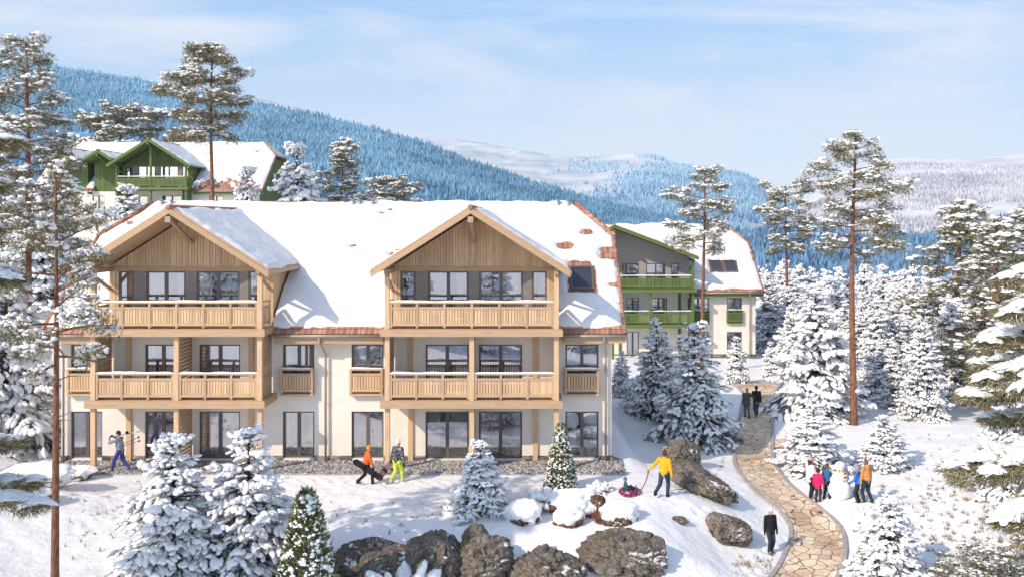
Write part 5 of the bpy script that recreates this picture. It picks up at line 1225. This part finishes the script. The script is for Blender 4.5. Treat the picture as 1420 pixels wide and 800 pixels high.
def strip_obj(name, label, cat, c, ln, wd, th, axis_, nrm, mat, tipl=.12, binding=None):
    c, axis_, nrm = np.array(c, float), np.array(axis_, float), np.array(nrm, float); axis_ /= np.linalg.norm(axis_); nrm -= axis_ * np.dot(nrm, axis_); nrm /= np.linalg.norm(nrm); sd = np.cross(axis_, nrm)
    b = MB(); n = 24; V = []
    for i in range(n + 1):
        u = i / n * 2 - 1; a = abs(u) * ln / 2; e = ln / 2 - a; w = wd / 2 * (math.sqrt(max(.02, 1 - ((tipl - e) / tipl) ** 2)) if e < tipl else .88 + .12 * abs(u) ** 2); lift = .0 if e > tipl else (1 - e / tipl) ** 2 * tipl * .3
        p = c + axis_ * u * ln / 2 + nrm * lift
        for q, h in ((-1, -1), (1, -1), (1, 1), (-1, 1)): V.append(p + sd * q * w + nrm * h * th / 2)
    Q = [];
    for i in range(n):
        for k in range(4): Q.append([i * 4 + k, i * 4 + (k + 1) % 4, (i + 1) * 4 + (k + 1) % 4, (i + 1) * 4 + k])
    b.add(V, np.array(Q)); b.add([], []); b.f.append((np.array([[3, 2, 1, 0]]), 0)); b.f.append((np.array([[n * 4, n * 4 + 1, n * 4 + 2, n * 4 + 3]]), 0))
    o = b.build(name, mat); tag(o, label, cat)
    if binding:
        for u in binding:
            q = MB(); p = c + axis_ * u * ln; q.beam(p + nrm * th * .5 - sd * wd * .42, p + nrm * th * .5 + sd * wd * .42, ln * .07, .05, up=nrm); q.beam(p + nrm * .03 - sd * wd * .35, p + nrm * .10, .05, .03, up=axis_); q.beam(p + nrm * .03 + sd * wd * .35, p + nrm * .10, .05, .03, up=axis_); q.build('binding', cloth('binding_black', (.03, .03, .03)), o)
    return o
Mz = Matrix.Rotation(math.radians(78), 3, 'Z'); wd_ = lambda v: np.array(Mz @ Vector(v))
cs = wp(sh + dirs_ * .22 + np.array([.02, 0, .06]))
for i, (off, lb) in enumerate(((0, 'light ski on the shoulder of the man in blue trousers, nearer to his head'), (.075, 'light ski on the shoulder of the man in blue trousers, farther from his head'))):
    strip_obj('ski', lb, 'ski', cs + wd_((off, 0, 0)), 1.55, .085, .02, wd_(dirs_), np.array([0, 0, 1]), stripe('ski_top%d' % i, [(.55, .55, .55), (.08, .08, .10)], 2.2, 'X'), .15, (0,)).__setitem__('group', 'skis on the shoulder')
for i, dz in enumerate((0, .1)):
    pb = MB(); p = wp(K['wr'] * .2 + np.array([.2, -.15, .88 - dz])); d = wd_((.0, -1, .42 - dz)); d = d / np.linalg.norm(d); pb.tube([p - d * .1, p + d * .8], .012, 6); pb.tube([p - d * .16, p - d * .02], .019, 8); pb.tube([p + d * .70, p + d * .712], .05, 10)
    tag(pb.build('ski_pole', cloth('pole_dark', (.05, .05, .05))), '%s thin dark ski pole sticking out behind the skier in blue trousers' % ('upper' if i == 0 else 'lower'), 'ski pole', 'ski poles behind the skier')
# two snowboarders walking away to the right
loc, H = at(508, 672, 55)
r_, wp, K = person('snowboarder in an orange jacket and orange cap, a dark board under the arm', loc, H, -62, dict(lean=.16, hip=(0, 0, .87), fl=(-.1, -.36, .16), fr=(.09, .26, .08), wl=(-.27, -.02, .80), wr=(.26, .22, .82), look=.1), cloth('orange_jacket', (.62, .13, .03)), BLK, None, dict(name='cap', m=cloth('orange_cap', (.72, .30, .02))), None, cloth('black_gloves', (.02, .02, .02)), bulk=1.06, backpack=None)
c = wp((.30, -.02, .74)); strip_obj('snowboard', 'dark snowboard carried by the man in the orange jacket', 'snowboard', c, 1.42, .26, .022, np.array([.86, .12, -.60]), np.array([.2, -1, .1]), cloth('dark_board', (.028, .022, .028)), .2, (-.17, .17))
loc, H = at(551, 670, 60)
r_, wp, K = person('snowboarder in a mottled camouflage jacket, yellow-green trousers and white helmet', loc, H, -28, dict(lean=.08, hip=(0, 0, .89), fl=(-.1, -.28, .15), fr=(.1, .2, .08), wl=(-.3, -.02, .84), wr=(.32, .02, .82)), camo(), cloth('lime_trousers', (.52, .62, .06)), cloth('white_boots', (.45, .55, .6)), dict(name='helmet', m=cloth('white_helmet', (.80, .80, .80))), None, cloth('black_gloves', (.02, .02, .02)), bulk=1.12)
c = wp((-.36, -.10, .68)); strip_obj('snowboard', 'greyish pink snowboard carried by the person in lime trousers', 'snowboard', c, 1.30, .27, .022, np.array([-.62, -.1, -.75]), np.array([.3, -1, .0]), cloth('pink_board', (.30, .17, .20)), .2, (-.17, .17))
# man pulling the snow tube
loc, H = at(921, 690, 66)
ry, wpy, KY = person('man in a yellow jacket and jeans pulling a purple snow tube', loc, H, -30, dict(lean=.05, hip=(0, 0, .88), fl=(-.22, -.32, .20), fr=(.06, .18, .08), wl=(-.52, -.32, .98), wr=(.30, .02, .80), pl=(-.2, -1, -.6)), cloth('yellow_jacket', (.70, .37, .02)), NAVY, None, None, (cloth('auburn_hair', (.12, .035, .02)), 0), None, bulk=1.04)
hand = wpy(KY['wl'])
tx, ty, tzv = G(874, 688); tube_c = np.array([tx, ty + .25, tzv + .12])
def tor(R1, r1, nu=40, nv=14, zs=.8):
    b = MB(); u, v = np.meshgrid(np.arange(nu) / nu * 2 * PI, np.arange(nv) / nv * 2 * PI, indexing='ij'); V = np.stack([(R1 + r1 * np.cos(v)) * np.cos(u), (R1 + r1 * np.cos(v)) * np.sin(u), r1 * np.sin(v) * zs], -1).reshape(-1, 3); i, k = np.meshgrid(np.arange(nu), np.arange(nv), indexing='ij')
    b.add(V, np.stack([i * nv + k, ((i + 1) % nu) * nv + k, ((i + 1) % nu) * nv + (k + 1) % nv, i * nv + (k + 1) % nv], -1).reshape(-1, 4)); return b
def dots():
    t = NT('dotted_purple'); v = t.n('ShaderNodeTexVoronoi', Scale=9.0); t.link(t.coords('Object'), v.inputs['Vector']); t.base(t.mix(t.ramp(v.outputs['Distance'], [(.30, (1, 1, 1)), (.36, (0, 0, 0))]), (.16, .015, .07), (.60, .42, .5)), .45, .4); return t.m
tube = empty('snow_tube', tuple(tube_c - np.array([0, 0, .12])), 0, 'round purple snow tube with pale dots, a child sitting in it', 'snow tube')
o = tor(.30, .135).build('ring', dots(), tube, True, (0, 0, .12)); fb = MB(); fb.ell((0, 0, .06), (.26, .26, .05), 3); fb.build('seat', cloth('tube_seat', (.06, .012, .03)), tube, True)
for sx in (-1, 1): hb = MB(); hb.tube([(.36 * math.cos(sx * .5 + 0), .36 * math.sin(sx * .5), .2), (.36 * math.cos(sx * .7), .36 * math.sin(sx * .7), .29), (.36 * math.cos(sx * .95), .36 * math.sin(sx * .95), .2)], .016, 6); hb.build('handle', cloth('handle_black', (.02, .02, .02)), tube, True)
rp = MB(); a = tube_c + np.array([.44, -.02, .06]); n = 14; pts = [a + (hand - a) * t + np.array([0, 0, -.12 * math.sin(PI * t)]) for t in np.linspace(0, 1, n)]; rp.tube(pts, .018, 6)
rp.build('tow_rope', cloth('red_rope', (.22, .015, .03)), None, True); tag(bpy.data.objects['tow_rope'], 'dark red rope from the yellow-jacketed man to the snow tube', 'rope')
person('small child in a teal jacket and knitted hat riding in the purple snow tube', tuple(tube_c + np.array([-.12, 0, -.07])), .98, -90, dict(hip=(0, -.02, .22), lean=-.12, fl=(-.1, .62, .20), fr=(.1, .62, .20), knee=(0, 0, 1), wl=(-.32, .22, .36), wr=(.32, .22, .36)), cloth('teal_jacket', (.025, .10, .12)), cloth('dark_snow_trousers', (.035, .03, .05)), None, dict(name='knitted_hat', m=cloth('teal_hat', (.05, .16, .20)), pom=True), None, cloth('dark_mittens', (.05, .02, .03)), child=True)
# person in black by the path
loc, H = at(1068, 767, 62)
person('person in a black coat with white cuffs and a white hat beside the path', loc, H, -165, dict(lean=.0, fl=(-.10, -.04, .08), fr=(.10, .10, .08), wl=(-.27, .06, .80), wr=(.27, .05, .78), look=.5), cloth('black_coat', (.018, .016, .016)), cloth('dark_jeans', (.03, .04, .055)), None, dict(name='knitted_hat', m=cloth('white_hat', (.75, .73, .71))), None, cloth('dark_gloves', (.03, .025, .025)), long=.10)
# couple walking away on the path
loc, H = at(1036, 580, 42)
person('person in an olive parka walking away on the path, left of the couple', loc, H, -4, dict(lean=.03, fl=(-.09, .12, .08), fr=(.09, -.18, .12), wr=(.42, .0, 1.18), wl=(-.26, .02, .80), pr=(.3, -1, -.5)), cloth('olive_parka', (.085, .09, .05)), cloth('blue_jeans', (.09, .15, .22)), None, None, (cloth('fair_hair', (.30, .20, .11)), .12), None, long=.12, bulk=1.05)
loc, H = at(1049, 579, 44)
person('person in a black jacket walking away on the path, on the right of the couple', loc, H, 4, dict(lean=.03, fl=(-.08, -.16, .12), fr=(.09, .14, .08), wl=(-.40, -.06, 1.32), wr=(.27, .03, .80), pl=(-.4, -1, -.4)), cloth('black_jacket', (.02, .02, .022)), cloth('slate_jeans', (.05, .07, .10)), cloth('tan_boots', (.28, .2, .14)), None, (cloth('dark_hair', (.03, .02, .015)), 0), None)
# snowman and the family round it
sx, sy, sz_ = G(1167, 694)
sm = empty('snowman', (sx, sy + .2, sz_), math.radians(10), 'snowman of heaped white balls with a striped scarf among the family', 'snowman')
ms = snow_mat('snowman_snow', (.84, .84, .84), 9, .35, .05)
def lump(c, r, sd): 
    V, Fc = ico(4); b = MB(); b.add(V * (1 + .035 * fbm(V * 2.5 + sd, 3, sd))[:, None] * np.array(r) + np.array(c), Fc); return b
bb = MB()
for c, r, sd in (((0, 0, .40), (.47, .46, .45), 1), ((0, 0, .97), (.32, .31, .30), 2), ((0, 0, 1.36), (.215, .21, .21), 3)):
    q = lump(c, r, sd); bb.add(q.v[0], q.f[0][0])
bb.build('body', ms, sm, True)
o = tor(.19, .055, 36, 10, .9).build('scarf', stripe('striped_scarf', [(.55, .30, .12), (.75, .68, .55), (.10, .06, .04)], 9, 'X'), sm, True, (0, 0, 1.2)); 
tl = MB(); tl.beam((.06, -.31, 1.2), (.08, -.36, .86), .11, .03, up=(0, -1, 0)); tl.build('tail', stripe('striped_tail', [(.55, .30, .12), (.75, .68, .55), (.10, .06, .04)], 6, 'Z'), o).location = (0, 0, -1.2)
nb_ = MB(); nb_.tube([(0, -.19, 1.36), (.0, -.36, 1.34)], [.03, .005], 8); nb_.build('nose', cloth('carrot', (.65, .2, .03)), sm)
for q in (-1, 1):
    e = MB(); e.ell((q * .075, -.195, 1.43), (.018, .015, .018), 2); e.build('eye', cloth('coal', (.015, .015, .015)), sm, True)
    ab = MB(); ab.tube([(q * .26, 0, 1.02), (q * .48, -.02, 1.17), (q * .62, -.04, 1.32)], [.014, .011, .007], 6); ab.tube([(q * .5, -.02, 1.19), (q * .6, .03, 1.2)], [.009, .005], 5); ab.build('stick_arm', M['bark_dark'], sm)
for z in (.82, .98, 1.1): e = MB(); e.ell((0, -.315 if z > .9 else -.30, z), (.022, .015, .022), 2); e.build('button', cloth('coal', (.015, .015, .015)), sm, True)
loc, H = at(1123, 692, 58)
person('woman in a white jacket and dark scarf watching the snowman', loc, H, -70, dict(lean=.03, wl=(-.25, .12, .84), wr=(.25, .14, .84), fl=(-.1, .1, .08), fr=(.1, -.06, .08)), cloth('white_jacket', (.66, .66, .67)), BLK, None, dict(name='knitted_hat', m=cloth('beige_hat', (.42, .36, .31)), pom=True), (cloth('brown_hair', (.10, .05, .03)), .22), None, long=.12, scarf=cloth('dark_scarf', (.02, .018, .02)))
loc, H = at(1134, 697, 47)
person('child in a bright pink jacket between the woman in white and the snowman', loc, H, -38, dict(lean=.03, wl=(-.26, .1, .86), wr=(.27, .12, .84)), cloth('pink_jacket', (.70, .025, .13)), cloth('brown_snow_trousers', (.05, .04, .03)), cloth('maroon_boots', (.14, .02, .03)), dict(name='knitted_hat', m=cloth('maroon_hat', (.10, .015, .02))), None, cloth('maroon_mittens', (.12, .02, .03)), child=True, long=.1)
loc, H = at(1146, 692, 48)
person('boy in a dark blue jacket and green hat reaching towards the snowman', loc, H, -52, dict(lean=.05, wl=(-.26, .1, .84), wr=(.15, .48, 1.12), fl=(-.11, -.05, .08), fr=(.13, .08, .08)), cloth('blue_jacket', (.035, .13, .30)), BLK, None, dict(name='knitted_hat', m=cloth('moss_hat', (.08, .10, .03))), None, cloth('dark_gloves', (.03, .025, .025)), child=True)
x, y, z = G(1182, 690); 
person('person in a pale grey jacket half hidden behind the snowman', (sx + .42, sy + .62, tz1(sx + .42, sy + .62)), 1.32, 62, dict(lean=.15, wl=(-.2, .36, 1.0), wr=(.22, .34, .96)), cloth('pale_grey_jacket', (.42, .47, .54)), cloth('slate_jeans', (.05, .07, .10)), None, dict(name='knitted_hat', m=cloth('grey_hat', (.3, .32, .35))), None, cloth('dark_gloves', (.03, .025, .025)), child=True)
loc, H = at(1190, 697, 50)
person('child in a bright blue jacket in front of the man in the tan jacket', loc, H, 48, dict(lean=.04, wl=(-.2, .3, .98), wr=(.26, .1, .84)), cloth('bright_blue_jacket', (.03, .16, .50)), cloth('dark_snow_trousers', (.035, .03, .05)), None, dict(name='knitted_hat', m=cloth('grey_blue_hat', (.22, .27, .36))), None, cloth('dark_gloves', (.03, .025, .025)), child=True)
loc, H = at(1202, 698, 60)
person('man in a tan jacket standing right of the snowman', loc, H, 28, dict(lean=.04, fl=(-.14, .02, .08), fr=(.2, -.08, .08), wl=(-.27, .1, .82), wr=(.27, .06, .82)), cloth('tan_jacket', (.50, .24, .08)), cloth('dark_jeans', (.03, .04, .055)), None, None, (cloth('grey_brown_hair', (.13, .09, .07)), 0), None, hood=True, bulk=1.06)
HORIZON, UPPER, CLOUD = (3.05, 3.3, 3.65, 1), (1.35, 2.2, 3.4, 1), (3.5, 3.5, 3.6, 1)
# ------------------------------------------------------------------ sky, sun, air, camera
w = bpy.data.worlds.new('World'); SC.world = w; w.use_nodes = True; nt = w.node_tree; bg = nt.nodes['Background']; lk = nt.links.new
sky = nt.nodes.new('ShaderNodeTexSky'); sky.sky_type = 'NISHITA'; sky.sun_disc = False
EL = math.asin(-SUN[2]); AZ = math.atan2(-SUN[0], -SUN[1])
sky.sun_elevation = EL; sky.sun_rotation = AZ; sky.altitude = 800; sky.air_density = 1.0; sky.dust_density = 1.2; sky.ozone_density = 2.2
tc = nt.nodes.new('ShaderNodeTexCoord'); mp = nt.nodes.new('ShaderNodeMapping'); lk(tc.outputs['Generated'], mp.inputs['Vector']); mp.inputs['Scale'].default_value = (1.3, 1.3, 7.0); mp.inputs['Rotation'].default_value = (0, -.16, .5); mp.inputs['Location'].default_value = (9.1, 2.2, 4.4)
no = nt.nodes.new('ShaderNodeTexNoise'); no.inputs['Scale'].default_value = 2.0; no.inputs['Detail'].default_value = 9; no.inputs['Roughness'].default_value = .58; no.inputs['Distortion'].default_value = .6; lk(mp.outputs[0], no.inputs['Vector'])
rp_ = nt.nodes.new('ShaderNodeValToRGB'); rp_.color_ramp.elements[0].position = .45; rp_.color_ramp.elements[1].position = .68; lk(no.outputs['Fac'], rp_.inputs['Fac'])
mu = nt.nodes.new('ShaderNodeMath'); mu.operation = 'MULTIPLY'; lk(rp_.outputs['Color'], mu.inputs[0]); mu.inputs[1].default_value = .8
sx_ = nt.nodes.new('ShaderNodeSeparateXYZ'); lk(tc.outputs['Generated'], sx_.inputs[0])
def rng_(sock, a, b, c, d):
    q = nt.nodes.new('ShaderNodeMapRange'); q.interpolation_type = 'SMOOTHSTEP'; lk(sock, q.inputs['Value'])
    for k_, v_ in zip(('From Min', 'From Max', 'To Min', 'To Max'), (a, b, c, d)): q.inputs[k_].default_value = v_
    return q.outputs[0]
lo_ = nt.nodes.new('ShaderNodeMix'); lo_.data_type = 'RGBA'; lk(rng_(sx_.outputs['Z'], .02, .25, 0, 1), lo_.inputs['Factor']); lo_.inputs[6].default_value = HORIZON; lo_.inputs[7].default_value = UPPER
fc_ = nt.nodes.new('ShaderNodeMath'); fc_.operation = 'MULTIPLY'; lk(rng_(sx_.outputs['Z'], .2, .6, .92, 0), fc_.inputs[0]); lk(rng_(sx_.outputs['Y'], -.2, .45, 0, 1), fc_.inputs[1])
ma = nt.nodes.new('ShaderNodeMix'); ma.data_type = 'RGBA'; lk(fc_.outputs[0], ma.inputs['Factor']); lk(sky.outputs[0], ma.inputs[6]); lk(lo_.outputs[2], ma.inputs[7])
mx = nt.nodes.new('ShaderNodeMix'); mx.data_type = 'RGBA'; lk(mu.outputs[0], mx.inputs['Factor']); lk(ma.outputs[2], mx.inputs[6]); mx.inputs[7].default_value = CLOUD
lk(mx.outputs[2], bg.inputs['Color']); bg.inputs['Strength'].default_value = .15
sl = bpy.data.lights.new('sun', 'SUN'); sl.energy = 2.6; sl.angle = math.radians(.5); sl.color = (1, .86, .69); so = bpy.data.objects.new('sun', sl); COL.objects.link(so); so.rotation_euler = Vector(SUN).to_track_quat('-Z', 'Y').to_euler(); so.location = (-30, -20, 60)
# the air of the valley: one closed box round everything
hb = MB(); hb.box(-4200, 4200, -600, 4700, -75, 640)
hm = bpy.data.materials.new('valley_air'); hm.use_nodes = True; t = hm.node_tree; t.nodes.remove(t.nodes['Principled BSDF']); pv_ = t.nodes.new('ShaderNodeVolumePrincipled'); pv_.inputs['Color'].default_value = (.62, .80, 1.0, 1); pv_.inputs['Density'].default_value = .00011; pv_.inputs['Anisotropy'].default_value = 0.0
t.links.new(pv_.outputs[0], t.nodes['Material Output'].inputs['Volume'])
tag(hb.build('haze', hm), kind='stuff')
cam = bpy.data.cameras.new('camera'); co = bpy.data.objects.new('camera', cam); COL.objects.link(co); SC.camera = co
co.location = (0, 0, CZ); co.rotation_euler = (PI / 2, 0, 0); cam.sensor_width = 36; cam.lens = 36 * F / 1420
cam.shift_x = -(VX - 710) / 1420; cam.shift_y = -(400 - VY) / 1420; cam.clip_start = .5; cam.clip_end = 9000
SC.view_settings.view_transform = 'Standard'; SC.view_settings.look = 'None'; SC.view_settings.exposure = .93; SC.view_settings.gamma = 1
SC.cycles.max_bounces = 8; SC.cycles.volume_bounces = 0; SC.cycles.transparent_max_bounces = 12
